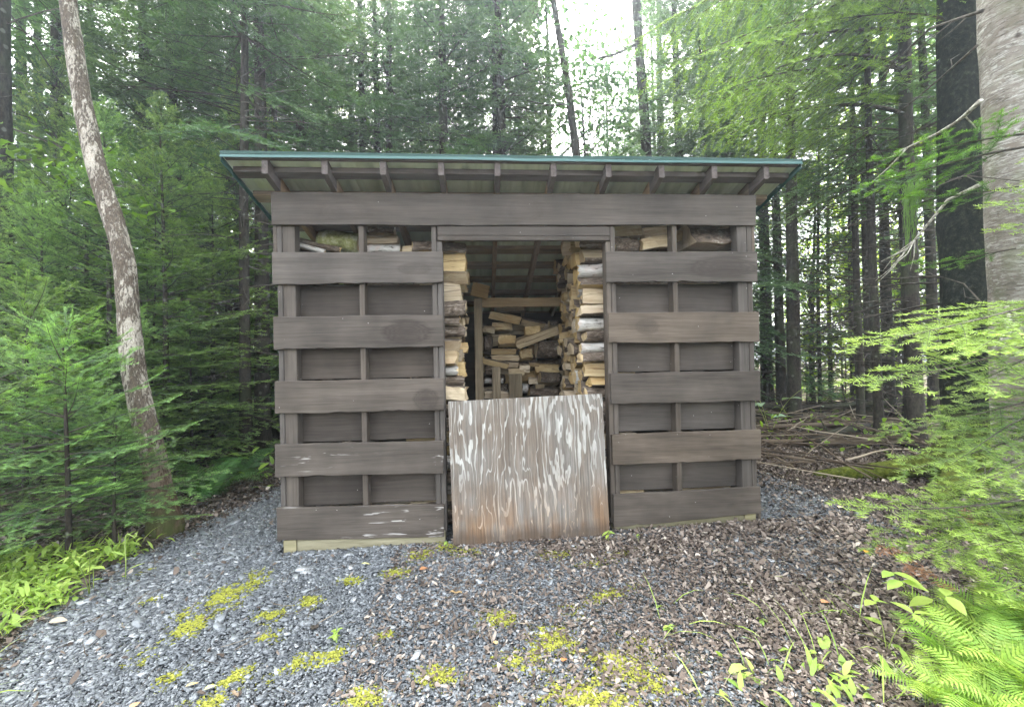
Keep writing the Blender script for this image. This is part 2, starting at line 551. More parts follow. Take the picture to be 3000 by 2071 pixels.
def simple(name, col, rough=0.6, spec=0.4, metallic=0.0):
    m, nt = new_mat(name)
    g = N(nt)
    p = g.out(col, rough, spec=spec)
    p.inputs['Metallic'].default_value = metallic
    return m


def metal_mat(name, c0, c1, rough):
    m, nt = new_mat(name)
    g = N(nt)
    f = g.noise(g.coords(scale=(3, 1.2, 3)), 2.5, 5, 0.65)
    col = g.ramp(f, [(0.3, c0), (0.7, c1)])
    g.out(col, rough, None, spec=0.5)
    return m


M['roof_top'] = metal_mat('green_roof_metal', (0.020, 0.085, 0.055), (0.045, 0.14, 0.095), 0.4)
M['roof_under'] = metal_mat('pale_roof_underside', (0.40, 0.45, 0.31), (0.54, 0.58, 0.43), 0.5)
M['trim_dark'] = simple('dark_green_trim', (0.008, 0.050, 0.038), 0.35)
M['trim_light'] = simple('sea_green_trim_lip', (0.032, 0.092, 0.080), 0.45)
M['nail'] = simple('nail_steel', (0.35, 0.34, 0.33), 0.4, 0.5, 0.8)


def ply_mat():
    """weathered plywood: strips of grey-white face veneer left over brown wood, rusty and damp at the foot"""
    m, nt = new_mat('weathered_plywood')
    g = N(nt)
    tc = g('ShaderNodeTexCoord')
    sx = g('ShaderNodeSeparateXYZ')
    g.l(tc.outputs['Object'], sx.inputs[0])
    v = g.coords(scale=(1.25, 1, 0.22))
    warp = g.noise(v, 3.4, 4, 0.6)
    warp2 = g.noise(v, 13.0, 3, 0.6)
    # contour lines of a stretched field give flame-shaped veneer figure
    fld = g.math('ADD', g.math('MULTIPLY', warp, 4.6), g.math('MULTIPLY', sx.outputs['X'], 8.0))
    fld = g.math('ADD', fld, g.math('MULTIPLY', warp2, 0.5))
    saw = g.math('FRACT', g.math('MULTIPLY', fld, 2.1))
    saw = g.math('ABSOLUTE', g.math('SUBTRACT', saw, 0.5))           # 0..0.5
    zz = g.math('DIVIDE', sx.outputs['Z'], 1.07)
    big = g.noise(g.coords(scale=(2.0, 1, 0.8)), 2.2, 3, 0.5)
    thr = g.math('ADD', g.math('MULTIPLY', zz, 0.17), g.math('MULTIPLY', g.math('SUBTRACT', big, 0.5), 0.62))
    strip = g.math('SUBTRACT', g.math('ADD', thr, 0.035), saw)
    fine = g.noise(g.coords(scale=(60, 60, 2.0)), 1.4, 5, 0.7, 0.3)
    strip = g.math('ADD', strip, g.math('MULTIPLY', g.math('SUBTRACT', fine, 0.5), 0.10))
    strip = g.ramp(strip, [(0.0, 0.0), (0.045, 1.0)])
    brown = g.ramp(fine, [(0.28, (0.078, 0.062, 0.047)), (0.72, (0.215, 0.178, 0.142))])
    grey = g.ramp(g.noise(g.coords(scale=(2, 2, 1)), 2.0, 4), [(0.42, 0.0), (0.62, 1.0)])
    brown = g.mix(g.math('MULTIPLY', grey, 0.55), brown, g.ramp(fine, [(0.3, (0.12, 0.118, 0.108)), (0.7, (0.29, 0.285, 0.265))]))
    pale = g.ramp(g.noise(g.coords(scale=(30, 30, 3)), 2.0, 4), [(0.3, (0.26, 0.255, 0.225)), (0.7, (0.50, 0.49, 0.445))])
    warm = g.ramp(zz, [(0.10, 1.0), (0.48, 0.0)])
    pale = g.mix(g.math('MULTIPLY', warm, 0.72), pale, (0.36, 0.24, 0.14))
    rust = g.ramp(fine, [(0.3, (0.10, 0.058, 0.032)), (0.7, (0.27, 0.165, 0.090))])
    rn = g.ramp(g.noise(g.coords(scale=(3.2, 1, 1.0)), 2.4, 4), [(0.42, 0.1), (0.60, 1.0)])
    brown = g.mix(g.math('MULTIPLY', g.math('MULTIPLY', warm, rn), 0.85), brown, rust)
    wn = g.ramp(g.noise(g.coords(scale=(7, 1, 2)), 2.0, 4), [(0.35, 0.35), (0.62, 0.92)])
    col = g.mix(g.math('MULTIPLY', strip, wn), brown, pale)
    damp = g.math('MULTIPLY', g.ramp(g.math('ADD', zz, g.math('MULTIPLY', big, 0.10)), [(0.10, 1.0), (0.17, 0.0)]), 0.6)
    col = g.mix(damp, col, (0.05, 0.036, 0.026))
    h = g.math('ADD', fine, g.math('MULTIPLY', strip, 0.8))
    g.out(col, 0.82, h, 0.35, 0.003, 0.2)
    return m


M['ply'] = ply_mat()
M['ply_edge'] = raw_wood('plywood_edge_wood', 'x', (0.25, 0.19, 0.12), (0.5, 0.42, 0.3))


def ground_mat():
    m, nt = new_mat('ground_soil')
    g = N(nt)
    v = g.coords()
    at = g('ShaderNodeAttribute', attribute_name='tint')      # 0 = gravel pad, 1 = forest floor
    vo = g('ShaderNodeTexVoronoi')
    vo.inputs['Scale'].default_value = 75.0
    g.l(v, vo.inputs['Vector'])
    sep = g('ShaderNodeSeparateColor')
    g.l(vo.outputs['Color'], sep.inputs[0])
    grav = g.ramp(sep.outputs[0], [(0.0, (0.028, 0.032, 0.036)), (0.6, (0.085, 0.098, 0.108)), (1.0, (0.19, 0.21, 0.22))])
    grit = g.ramp(g.noise(v, 5.0, 5), [(0.42, 0.0), (0.64, 1.0)])
    grav = g.mix(g.math('MULTIPLY', grit, 0.5), grav, (0.075, 0.062, 0.048))
    f = g.noise(v, 26.0, 5, 0.7)
    lit = g.ramp(f, [(0.3, (0.016, 0.012, 0.008)), (0.55, (0.070, 0.050, 0.033)), (0.75, (0.165, 0.125, 0.085))])
    mg = g.ramp(g.noise(v, 0.55, 4), [(0.53, 0.0), (0.63, 1.0)])
    lit = g.mix(g.math('MULTIPLY', mg, 0.6), lit, g.ramp(f, [(0.3, (0.020, 0.028, 0.006)), (0.7, (0.095, 0.115, 0.022))]))
    col = g.mix(at.outputs['Fac'], grav, lit)
    g.out(col, 0.95, g.math('ADD', f, vo.outputs['Distance']), 0.8, 0.02, 0.15)
    return m


M['ground'] = ground_mat()

# ------------------------------------------------------------------ the firewood shed
SLOPE = 0.291
ORD = ['frontmost', 'second', 'third', 'fourth', 'fifth', 'sixth', 'seventh', 'eighth', 'ninth', 'tenth', 'eleventh',
       'twelfth', 'thirteenth', 'fourteenth', 'fifteenth', 'sixteenth', 'seventeenth', 'eighteenth', 'nineteenth', 'twentieth', 'twenty-first', 'twenty-second', 'twenty-third', 'twenty-fourth', 'twenty-fifth', 'twenty-sixth', 'twenty-seventh', 'twenty-eighth']
shed = empty('firewood_shed', (1.88, 1.25, 0.03))
tag(shed, 'open brown slatted firewood shed with a green metal lean-to roof on the gravel', 'shed')


def bar(name, mat, a, b, parent=shed, cham=0.003, jit=0.0, nseg=1, extra=None):
    """sawn lumber between the corners a and b, edges eased; wavers a little along its longest side"""
    a, b = np.array(a, float), np.array(b, float)
    d = b - a
    ax = int(np.argmax(d))
    o1, o2 = [i for i in range(3) if i != ax]
    w1, w2 = d[o1], d[o2]
    c = min(cham, w1 / 4, w2 / 4)
    prof = [(c, 0), (w1 - c, 0), (w1, c), (w1, w2 - c), (w1 - c, w2), (c, w2), (0, w2 - c), (0, c)]
    mb = MB()
    V, F = [], []
    n = max(nseg, 1)
    ph = rng.uniform(0, 6.28, 4)
    for i in range(n + 1):
        t = i / n
        L = a[ax] + d[ax] * t
        dz = jit * (math.sin(ph[0] + t * 7) + 0.6 * math.sin(ph[1] + t * 17)) if jit else 0
        dz2 = jit * (math.sin(ph[2] + t * 6) + 0.7 * math.sin(ph[3] + t * 23)) if jit else 0
        for (p, q) in prof:
            v = [0, 0, 0]
            v[ax] = L
            v[o1] = a[o1] + p
            v[o2] = a[o2] + q + (dz2 if q > w2 / 2 else dz)
            V.append(v)
    for i in range(n):
        for k in range(8):
            k2 = (k + 1) % 8
            F.append((i * 8 + k, i * 8 + k2, (i + 1) * 8 + k2, (i + 1) * 8 + k))
    F.append(tuple(range(8))[::-1])
    F.append(tuple(n * 8 + k for k in range(8)))
    mb.add(V, F)
    me = mb.mesh(name, [mat])
    bm_fix(me)
    return link(name, me, parent, keep=True)


def bm_fix(me):
    import bmesh
    bm = bmesh.new()
    bm.from_mesh(me)
    bmesh.ops.recalc_face_normals(bm, faces=bm.faces)
    bm.to_mesh(me)
    bm.free()


def face_board(name, mat, q, y0, y1, jit=0.0018, parent=shed):
    """front board from its four measured face corners TL, TR, BR, BL (x, z), sawn edges slightly uneven"""
    TL, TR, BR, BL = [np.array(c, float) for c in q]
    n = 26
    c = 0.003
    V, F = [], []
    ph = rng.uniform(0, 6.28, 8)
    for i in range(n + 1):
        t = i / n
        top = TL + (TR - TL) * t
        bot = BL + (BR - BL) * t
        zt = top[1] + jit * (math.sin(ph[0] + 9 * t) + 0.6 * math.sin(ph[1] + 25 * t)) + 0.0006 * rng.standard_normal()
        zb = bot[1] + jit * (math.sin(ph[2] + 8 * t) + 0.9 * math.sin(ph[3] + 21 * t)) + 0.0006 * rng.standard_normal()
        if rng.random() < 0.07:
            zb += 0.006
        yb = 0.0012 * math.sin(ph[4] + 5 * t)
        x = top[0]
        for (yy, zz) in ((y0 + yb + c, zt), (y0 + yb, zt - c), (y0 + yb, zb + c), (y0 + yb + c, zb), (y1, zb), (y1, zt)):
            xx = top[0] if zz > (zt + zb) / 2 else bot[0]
            V.append((xx, yy, zz))
    for i in range(n):
        for k in range(6):
            k2 = (k + 1) % 6
            F.append((i * 6 + k, (i + 1) * 6 + k, (i + 1) * 6 + k2, i * 6 + k2))
    F.append(tuple(range(6)))
    F.append(tuple(n * 6 + k for k in range(6))[::-1])
    mb = MB()
    mb.add(V, F)
    me = mb.mesh(name, [mat])
    bm_fix(me)
    return link(name, me, parent, keep=True)


LB = [[(0.024, 2.205), (1.264, 2.209), (1.262, 1.974), (0.023, 1.971)],
      [(0.026, 1.733), (1.258, 1.734), (1.258, 1.494), (0.026, 1.494)],
      [(0.028, 1.26), (1.252, 1.258), (1.251, 1.017), (0.027, 1.022)],
      [(0.023, 0.8), (1.245, 0.785), (1.24, 0.545), (0.022, 0.562)],
      [(0.029, 0.337), (1.24, 0.31), (1.235, 0.068), (0.031, 0.100)]]
RB = [[(2.518, 2.207), (3.738, 2.205), (3.735, 1.966), (2.516, 1.971)],
      [(2.527, 1.734), (3.742, 1.726), (3.74, 1.487), (2.525, 1.499)],
      [(2.532, 1.265), (3.74, 1.259), (3.737, 1.022), (2.533, 1.027)],
      [(2.534, 0.792), (3.734, 0.794), (3.73, 0.56), (2.534, 0.556)],
      [(2.535, 0.327), (3.72, 0.342), (3.721, 0.132), (2.533, 0.078)]]
lab_l = {0: 'top left slat with swirling grain', 1: 'left slat with a dark round knot', 3: 'left slat with a pale scuff on its upper edge',
         4: 'lowest left slat with white scrapes'}
lab_r = {0: 'top right slat with a dark oval stain', 4: 'lowest right slat cut to follow the rising ground'}
for k, q in enumerate(LB):
    o = face_board('slat', M['stain_worn'] if k in (3, 4) else M['stain_x'], q, 0.0, 0.0245)
    if k in lab_l:
        o['label'] = lab_l[k]
for k, q in enumerate(RB):
    o = face_board('slat', M['stain_x'], q, 0.0, 0.0245)
    if k in lab_r:
        o['label'] = lab_r[k]
face_board('header_board', M['stain_x'], [(0.021, 2.646), (3.74, 2.655), (3.73, 2.414), (0.025, 2.407)], 0.0, 0.0245, 0.0025)
# lintel over the doorway: two boards, and the jambs
bar('lintel', M['stain_x2'], (1.226, 0.012, 2.334), (2.552, 0.05, 2.404), jit=0.0006, nseg=12)
bar('lintel', M['stain_x2'], (1.226, 0.010, 2.296), (2.552, 0.048, 2.331), jit=0.0006, nseg=12)
# posts and studs (front faces behind the boards)
for nm, x0, x1, y0, y1, ztop in (
        ('corner_post', 0.047, 0.082, 0.026, 0.16, 2.62), ('corner_post', 0.0850, 0.174, 0.0285, 0.115, 2.62),
        ('stud', 0.638, 0.676, 0.0265, 0.114, 2.62), ('stud', 1.178, 1.216, 0.0265, 0.114, 2.62),
        ('door_jamb', 1.2195, 1.257, 0.027, 0.125, 2.294),
        ('door_jamb', 2.522, 2.558, 0.027, 0.125, 2.294), ('stud', 2.5610, 2.598, 0.0265, 0.114, 2.62),
        ('stud', 3.058, 3.097, 0.0265, 0.114, 2.62),
        ('corner_post', 3.592, 3.671, 0.0285, 0.115, 2.62), ('corner_post', 3.6745, 3.713, 0.026, 0.16, 2.62)):
    bar(nm, M['stain_z'], (x0, y0, 0.10), (x1, y1, ztop), jit=0.0008, nseg=10)
# backing boards on the inside of the studs, covering the gaps between slats
for k in range(4):
    za = (LB[k][2][1] + LB[k + 1][1][1]) / 2 + rng.uniform(-0.006, 0.006)
    zb = (RB[k][3][1] + RB[k + 1][0][1]) / 2 + rng.uniform(-0.006, 0.006)
    bar('backing_board', M['stain_x2'], (0.05, 0.1165, za - 0.118), (1.215, 0.14, za + 0.118), jit=0.0015, nseg=14)
    bar('backing_board', M['stain_x2'], (2.562, 0.1165, zb - 0.118), (3.712, 0.14, zb + 0.118), jit=0.0015, nseg=14)
# pressure treated sills
bar('sill_beam', M['sill'], (0.1620, 0.022, -0.05), (1.243, 0.11, 0.108), cham=0.004, jit=0.001, nseg=8)
bar('sill_beam', M['sill'], (0.068, 0.012, -0.05), (0.158, 2.40, 0.094), cham=0.004)
bar('sill_beam', M['sill'], (2.54, 0.022, -0.05), (3.590, 0.11, 0.12), cham=0.004, jit=0.001, nseg=8)
bar('sill_beam', M['sill'], (3.594, 0.012, -0.05), (3.684, 2.40, 0.135), cham=0.004)
# side and back walls: the same spaced boards
for x0, x1, xi0, xi1 in ((0.022, 0.0455, 0.160, 0.184), (3.7145, 3.738, 3.572, 3.591)):
    for k in range(6):
        zc = 2.09 - k * 0.4725
        bar('side_board', M['stain_y'], (x0, 0.026, zc - 0.118), (x1, 2.46, zc + 0.118), jit=0.0012, nseg=10)
        if k < 5:
            bar('side_board', M['stain_y'], (xi0, 0.165, zc - 0.236 - 0.118), (xi1, 2.42, zc - 0.236 + 0.118))
    bar('side_board', M['stain_y'], (x0, 0.026, 2.212), (x1, 0.98, 2.437))
    bar('side_board', M['stain_y'], (x0, 0.026, 2.441), (x1, 0.33, 2.630))
    for yy in (0.80, 1.60, 2.33):
        bar('side_stud', M['stain_z'], (min(x1, xi1) + 0.0012 if x0 < 1 else 3.593, yy, 0.14), (0.158 if x0 < 1 else 3.713, yy + 0.038, 2.0))
for k in range(5):
    zc = 1.88 - k * 0.44
    bar('back_board', M['stain_x2'], (0.03, 2.465, zc - 0.118), (3.73, 2.489, zc + 0.118))
    bar('back_board', M['stain_x2'], (0.19, 2.40, zc - 0.22 - 0.118), (3.56, 2.42, zc - 0.22 + 0.118))


# roof: rafters, purlins, corrugated sheet, two-tone eave trim
def zu(y):                       # underside of the sheet
    return 2.829 - SLOPE * (y + 0.17)


def slope_bar(name, mat, x0, x1, y0, y1, top, h):
    """lumber running down the roof slope; 'top' is how far its upper face lies under the sheet"""
    c = 0.003
    V, F = [], []
    n = 12
    for i in range(n + 1):
        y = y0 + (y1 - y0) * i / n
        z1 = zu(y) - top
        z0 = z1 - h
        V += [(x0 + c, y, z0), (x1 - c, y, z0), (x1, y, z0 + c), (x1, y, z1), (x0, y, z1), (x0, y, z0 + c)]
    for i in range(n):
        for k in range(6):
            k2 = (k + 1) % 6
            F.append((i * 6 + k, i * 6 + k2, (i + 1) * 6 + k2, (i + 1) * 6 + k))
    F.append(tuple(range(6))[::-1])
    F.append(tuple(n * 6 + k for k in range(6)))
    mb = MB()
    mb.add(V, F)
    me = mb.mesh(name, [mat])
    bm_fix(me)
    return link(name, me, roof, keep=True)


# corrugated sheet is the roof part, the rest hangs under it
XL, XR, YF, YB = -0.2176, 3.9785, -0.175, 2.74
xs, hs = [], []
x = XL
rib = 0.2286
while x < XR:
    for dx, h in ((0.0, 0.0), (0.035, 0.0), (0.049, 0.018), (0.060, 0.024), (0.075, 0.024), (0.086, 0.018), (0.100, 0.0), (0.135, 0.0),
                  (0.141, 0.004), (0.149, 0.004), (0.155, 0.0), (0.180, 0.0), (0.186, 0.004), (0.194, 0.004), (0.200, 0.0)):
        if x + dx < XR:
            xs.append(x + dx)
            hs.append(h)
    x += rib
xs.append(XR)
hs.append(0.0)
V, F, Mi = [], [], []
ny = 14
ph = rng.uniform(0, 6, 3)
for lay, off in ((0, 0.0022), (1, 0.0)):
    for j in range(ny + 1):
        y = YF + (YB - YF) * j / ny
        for xx, h in zip(xs, hs):
            wob = 0.002 * math.sin(xx * 5 + ph[0]) * (1 if j == 0 else 0.3)
            V.append((xx, y, zu(y) + h + off + wob + (0.004 * rng.standard_normal() * 0.3 if j == 0 and h > 0.01 else 0)))
nx = len(xs)
for lay in (0, 1):
    b = lay * nx * (ny + 1)
    for j in range(ny):
        for i in range(nx - 1):
            f = (b + j * nx + i, b + j * nx + i + 1, b + (j + 1) * nx + i + 1, b + (j + 1) * nx + i)
            F.append(f if lay == 0 else f[::-1])
            Mi.append(lay)
b = nx * (ny + 1)
for i in range(nx - 1):
    F.append((i, b + i, b + i + 1, i + 1))
    Mi.append(0)
roof = link('roof', mk_mesh('roof_sheet', V, F, [M['roof_top'], M['roof_under']], Mi), shed, keep=True)
for i in range(10):
    x0 = 0.0385 + 0.4064 * i + rng.uniform(-0.003, 0.003)
    slope_bar('rafter', M['rafter'], x0, x0 + 0.042, -0.160, 2.62, 0.004, 0.108)
for ya, yb in ((-0.174, -0.153), (-0.075, -0.007), (0.175, 0.259), (0.56, 0.645), (0.935, 1.02), (1.235, 1.32), (1.545, 1.63), (1.895, 1.98), (2.215, 2.30), (2.56, 2.65)):
    slope_bar('purlin', M['purlin'], XL + 0.02, XR - 0.02, ya, yb, 0.0015, 0.018 if ya < -0.1 else 0.037)


# eave trim: a folded strip, dark upper band, light lip tipped out
def strip(name, mat, pts, x0, x1, n=40):
    V, F = [], []
    ph = rng.uniform(0, 6, 2)
    for i in range(n + 1):
        x = x0 + (x1 - x0) * i / n
        w = 0.0016 * math.sin(x * 2.1 + ph[0]) + 0.0008 * math.sin(x * 7 + ph[1])
        if abs(x - 1.95) < 0.12:
            w -= 0.003
        for (y, z) in pts:
            V.append((x, y, z + w))
    k = len(pts)
    for i in range(n):
        for j in range(k):
            F.append((i * k + j, i * k + (j + 1) % k, (i + 1) * k + (j + 1) % k, (i + 1) * k + j))
    F.append(tuple(range(k))[::-1])
    F.append(tuple(n * k + j for j in range(k)))
    mb = MB()
    mb.add(V, F)
    me = mb.mesh(name, [mat])
    bm_fix(me)
    return link(name, me, roof, keep=True)


strip('eave_trim', M['trim_dark'], [(-0.181, 2.837), (-0.184, 2.856), (-0.179, 2.858), (-0.176, 2.837)], XL - 0.004, XR + 0.004)
strip('eave_lip', M['trim_light'], [(-0.189, 2.814), (-0.1815, 2.8365), (-0.176, 2.8365), (-0.183, 2.814)], XL - 0.004, XR + 0.004)
for xx in (XL - 0.004, XR - 0.001):
    V = []
    for y in (-0.176, 2.74):
        V += [(xx, y, zu(y) - 0.045), (xx + 0.005, y, zu(y) - 0.045), (xx + 0.005, y, zu(y) + 0.012), (xx, y, zu(y) + 0.012)]
    F = [(0, 1, 2, 3)[::-1], (4, 5, 6, 7), (0, 1, 5, 4), (1, 2, 6, 5), (2, 3, 7, 6), (3, 0, 4, 7)]
    link('gable_trim', mk_mesh('gable_trim', V, F, [M['trim_dark']]), roof, keep=True)

# crib that holds the heap at the back
bar('crib_post', M['frame_z'], (1.458, 1.45, 0.0), (1.548, 1.49, 2.06), jit=0.002, nseg=10)
bar('crib_post', M['frame_z'], (2.446, 1.45, 0.0), (2.528, 1.49, 2.06), jit=0.002, nseg=10)
bar('crib_beam', M['frame_x'], (1.5495, 1.452, 1.962), (2.444, 1.488, 2.064), jit=0.002, nseg=10)
bar('crib_stake', M['frame_z'], (1.645, 1.44, 0.0), (1.738, 1.475, 1.297), jit=0.002, nseg=8)
bar('crib_stake', M['frame_z'], (1.830, 1.44, 0.0), (1.978, 1.475, 1.214), jit=0.002, nseg=8)
# nail heads on the boards, one mesh per board face would be too small to see: they are in the stain material

# loose pieces of board standing in and before the shed
o = bar('board_scrap', M['frame_x'], (-0.096, -0.009, -0.075), (0.096, 0.009, 0.075), parent=None)
o.location = (1.53, 1.36, 2.13)
o.rotation_euler = (0.0, 0.22, 0.25)
tag(o, 'short pale board scrap on the stack left of the doorway, under the roof', 'board')
ply = bar('plywood_sheet', M['ply'], (0.0, -0.006, 0.0), (1.166, 0.006, 1.058), parent=None, cham=0.0015, jit=0.0012, nseg=16)
ply.location = (1.312, -0.078, 0.028)
ply.rotation_euler = (RA(-2.6), RA(-1.35), RA(0.3))
tag(ply, 'weathered streaky plywood sheet leaning across the lower half of the shed doorway', 'plywood')

# ------------------------------------------------------------------ firewood
LOGM = [M['b_rough'], M['split'], M['endgrain'], M['b_white']]


def log_mesh(kind, seed, L=0.42):
    r = np.random.default_rng(seed)
    if kind == 'wedge':                       # quarter: two split faces, one bark arc
        a0, a1 = -0.75, 0.75
        arc = [(0.13 * math.sin(a), -0.07 + 0.145 * math.cos(a)) for a in np.linspace(a0, a1, 7)]
        sec = [(0.0, -0.072)] + arc
        mats = [1] + [0] * 6 + [1]
    elif kind == 'slab':
        sec = [(-0.075, -0.05), (0.0, -0.058), (0.078, -0.045), (0.072, 0.0), (0.07, 0.048), (0.0, 0.052), (-0.07, 0.045), (-0.08, 0.0)]
        mats = [1, 1, 1, 1, 0 if seed % 3 == 0 else 1, 0 if seed % 3 == 0 else 1, 1, 1]
    elif kind == 'half':
        sec = [(0.085 * math.cos(a), -0.035 + 0.085 * math.sin(a)) for a in np.linspace(0, PI, 9)]
        mats = [0] * 8 + [1]
    elif kind == 'tri':
        sec = [(-0.075, -0.05), (0.0, -0.055), (0.08, -0.048), (0.045, 0.01), (0.005, 0.068), (-0.04, 0.015)]
        mats = [1, 1, 1, 1, 1, 1]
        if seed % 2:
            mats[0] = mats[1] = 0
    else:
        rr = 0.065
        n = 12
        sec = [(rr * math.cos(2 * PI * k / n), rr * math.sin(2 * PI * k / n) * r.uniform(0.92, 1.0)) for k in range(n)]
        mats = [3 if kind == 'birch' else 0] * n
    sec = [(p[0] * r.uniform(0.82, 1.1), p[1] * r.uniform(0.82, 1.1)) for p in sec]
    n = len(sec)
    nr = 9
    mb = MB()
    V = []
    bend = r.uniform(-0.012, 0.012, 2)
    jag = r.uniform(-0.016, 0.016, n)
    tw = r.uniform(-0.12, 0.12)
    rough = r.standard_normal((nr, n)) * 0.0028
    for i in range(nr):
        t = i / (nr - 1)
        x = -L / 2 + L * t
        c, s = math.cos(tw * t), math.sin(tw * t)
        k = 1 + 0.05 * math.sin(t * 3 + seed) - (0.03 if i in (0, nr - 1) else 0)
        for j, (y, z) in enumerate(sec):
            y, z = y * k + rough[i][j], z * k + rough[i][j] * 0.8
            V.append((x + (jag[j] if i in (0, nr - 1) else 0), y * c - z * s + bend[0] * math.sin(PI * t), y * s + z * c + bend[1] * math.sin(PI * t)))
    F = []
    for i in range(nr - 1):
        for j in range(n):
            j2 = (j + 1) % n
            mb.F.append((i * n + j, (i + 1) * n + j, (i + 1) * n + j2, i * n + j2))
            mb.M.append(mats[j])
            mb.S.append(mats[j] != 1)
    mb.V = V
    mb.T = [0] * len(V)
    mb.F += [tuple(range(n)), tuple((nr - 1) * n + j for j in range(n))[::-1]]
    mb.M += [2, 2]
    mb.S += [False, False]
    me = mb.mesh('log_' + kind, LOGM)
    bm_fix(me)
    return me


LOGS = {k: [log_mesh(k, 10 * i + s, 0.42 if k != 'slab' else 0.44) for s in range(n)]
        for i, (k, n) in enumerate((('wedge', 4), ('slab', 5), ('half', 3), ('tri', 3), ('birch', 2), ('round', 3)))}
LNAME = {'wedge': 'quarter-split log', 'slab': 'square-split log', 'half': 'half-round log', 'tri': 'three-sided split log',
         'birch': 'round white-barked birch log', 'round': 'round rough-barked log'}


def put_log(kind, loc, rz=0.0, rx=0.0, ry=0.0, sc=(1, 1, 1), label='', group=None):
    me = rnd.choice(LOGS[kind])
    o = link('firewood_log', me, loc=loc, rot=(rx, ry, rz), scale=sc)
    tag(o, label, 'log', group)
    return o


KINDS = ['wedge'] * 6 + ['slab'] * 4 + ['tri'] * 4 + ['half'] * 4 + ['birch'] * 2 + ['round'] * 3


def stack(side, face_x, ys, top, group):
    for j, y in enumerate(ys):
        z = 0.06
        rows = []
        while z < top - 0.05 - 0.05 * (j % 3):
            k = rnd.choice(KINDS)
            if side == 'left' and j == 0 and 0.9 < z < 1.8:
                k = rnd.choice(['birch', 'slab', 'wedge', 'half', 'round', 'slab', 'tri'])
            h = rnd.uniform(0.085, 0.14)
            rows.append((k, h, z))
            z += h * 0.97
        n = len(rows)
        for i, (k, h, z) in enumerate(rows):
            base = {'wedge': 0.15, 'slab': 0.105, 'half': 0.09, 'tri': 0.12, 'birch': 0.13, 'round': 0.13}[k]
            s = h / base
            if k == 'half' and rnd.random() < 0.4:
                rx = PI
            else:
                rx = rnd.choice([0, 0, PI, 0.5, -0.5]) if k in ('wedge', 'tri') else rnd.uniform(-0.15, 0.15)
            w = 0.185 / 0.15
            lean = (z / 2.2 - 0.5)
            if side == 'left':
                x = face_x - 0.21 + rnd.uniform(-0.035, 0.05) + 0.05 * lean
            else:
                x = face_x + 0.21 + rnd.uniform(-0.05, 0.035) + (0.10 * max(0, 0.5 - z) - 0.06 * max(0, z - 1.75))
            sy = min(max(s, 0.85), 1.25) * rnd.uniform(0.95, 1.2)
            fromtop = n - 1 - i
            lab = f"{LNAME[k]}, {ORD[fromtop] + ' down' if fromtop else 'topmost'} in the {ORD[j]} column, stack {side} of the doorway"
            put_log(k, (x, y + rnd.uniform(-0.02, 0.02), z + h / 2), rnd.uniform(-0.09, 0.09) + (PI if rnd.random() < 0.5 else 0), rx,
                    rnd.uniform(-0.03, 0.03), (1, sy, s), lab, group)


stack('left', 1.36, [0.265, 0.45, 0.66, 0.90], 2.36, 'firewood stacked left of the doorway')
stack('right', 2.40, [0.265, 0.43, 0.61, 0.80, 1.00, 1.22], 2.44, 'firewood stacked right of the doorway')
# logs seen over the top slats
tl = [('birch', 0.25, 2.368, 0.573, 2.336, 0.20, 'fat mossy pale-barked log behind the top left gap', 0.30),
      ('round', 0.121, 2.352, 0.441, 2.275, 0.055, 'thin dark branch sloping in the top left gap', 0.22),
      ('birch', 0.12, 2.312, 0.329, 2.255, 0.05, 'thin white branch lowest in the top left gap', 0.20),
      ('slab', 0.636, 2.368, 0.876, 2.368, 0.07, 'greenish split log above a white one in the second top gap', 0.27),
      ('birch', 0.635, 2.285, 0.906, 2.285, 0.09, 'white bark log lying in the second top gap from the left', 0.25),
      ('slab', 0.932, 2.280, 1.206, 2.284, 0.06, 'orange split billet right in the second top gap', 0.25),
      ('half', 0.637, 2.442, 0.852, 2.442, 0.09, 'dark barked log highest in the second top gap', 0.31),
      ('slab', 2.654, 2.436, 2.892, 2.452, 0.10, 'yellow split log topmost in the third top gap', 0.30),
      ('round', 2.658, 2.315, 2.87, 2.318, 0.12, 'dark rough-barked log in the third top gap', 0.26),
      ('slab', 2.883, 2.320, 3.157, 2.352, 0.10, 'pale yellow billet slanting in the third top gap', 0.25),
      ('slab', 2.912, 2.425, 3.159, 2.446, 0.09, 'yellow billet over a slanting one in the third top gap', 0.28),
      ('half', 3.272, 2.380, 3.699, 2.365, 0.22, 'large brown barked half log filling the top right gap', 0.30),
      ('slab', 3.205, 2.42, 3.31, 2.42, 0.09, 'green-tinged log end left in the top right gap', 0.36)]
for k, x0, z0, x1, z1, th, lab, y in tl:
    base = {'wedge': 0.15, 'slab': 0.10, 'half': 0.09, 'tri': 0.12, 'birch': 0.13, 'round': 0.13}[k]
    Ln = math.hypot(x1 - x0, z1 - z0)
    o = put_log(k, ((x0 + x1) / 2, y, (z0 + z1) / 2), 0, 0.0, -math.atan2(z1 - z0, x1 - x0), (Ln / 0.43, th / base, th / base), lab,
                'firewood showing over the top slats')
    if 'mossy' in lab:
        o.material_slots[3].link = 'OBJECT'
        o.material_slots[3].material = M['b_green']
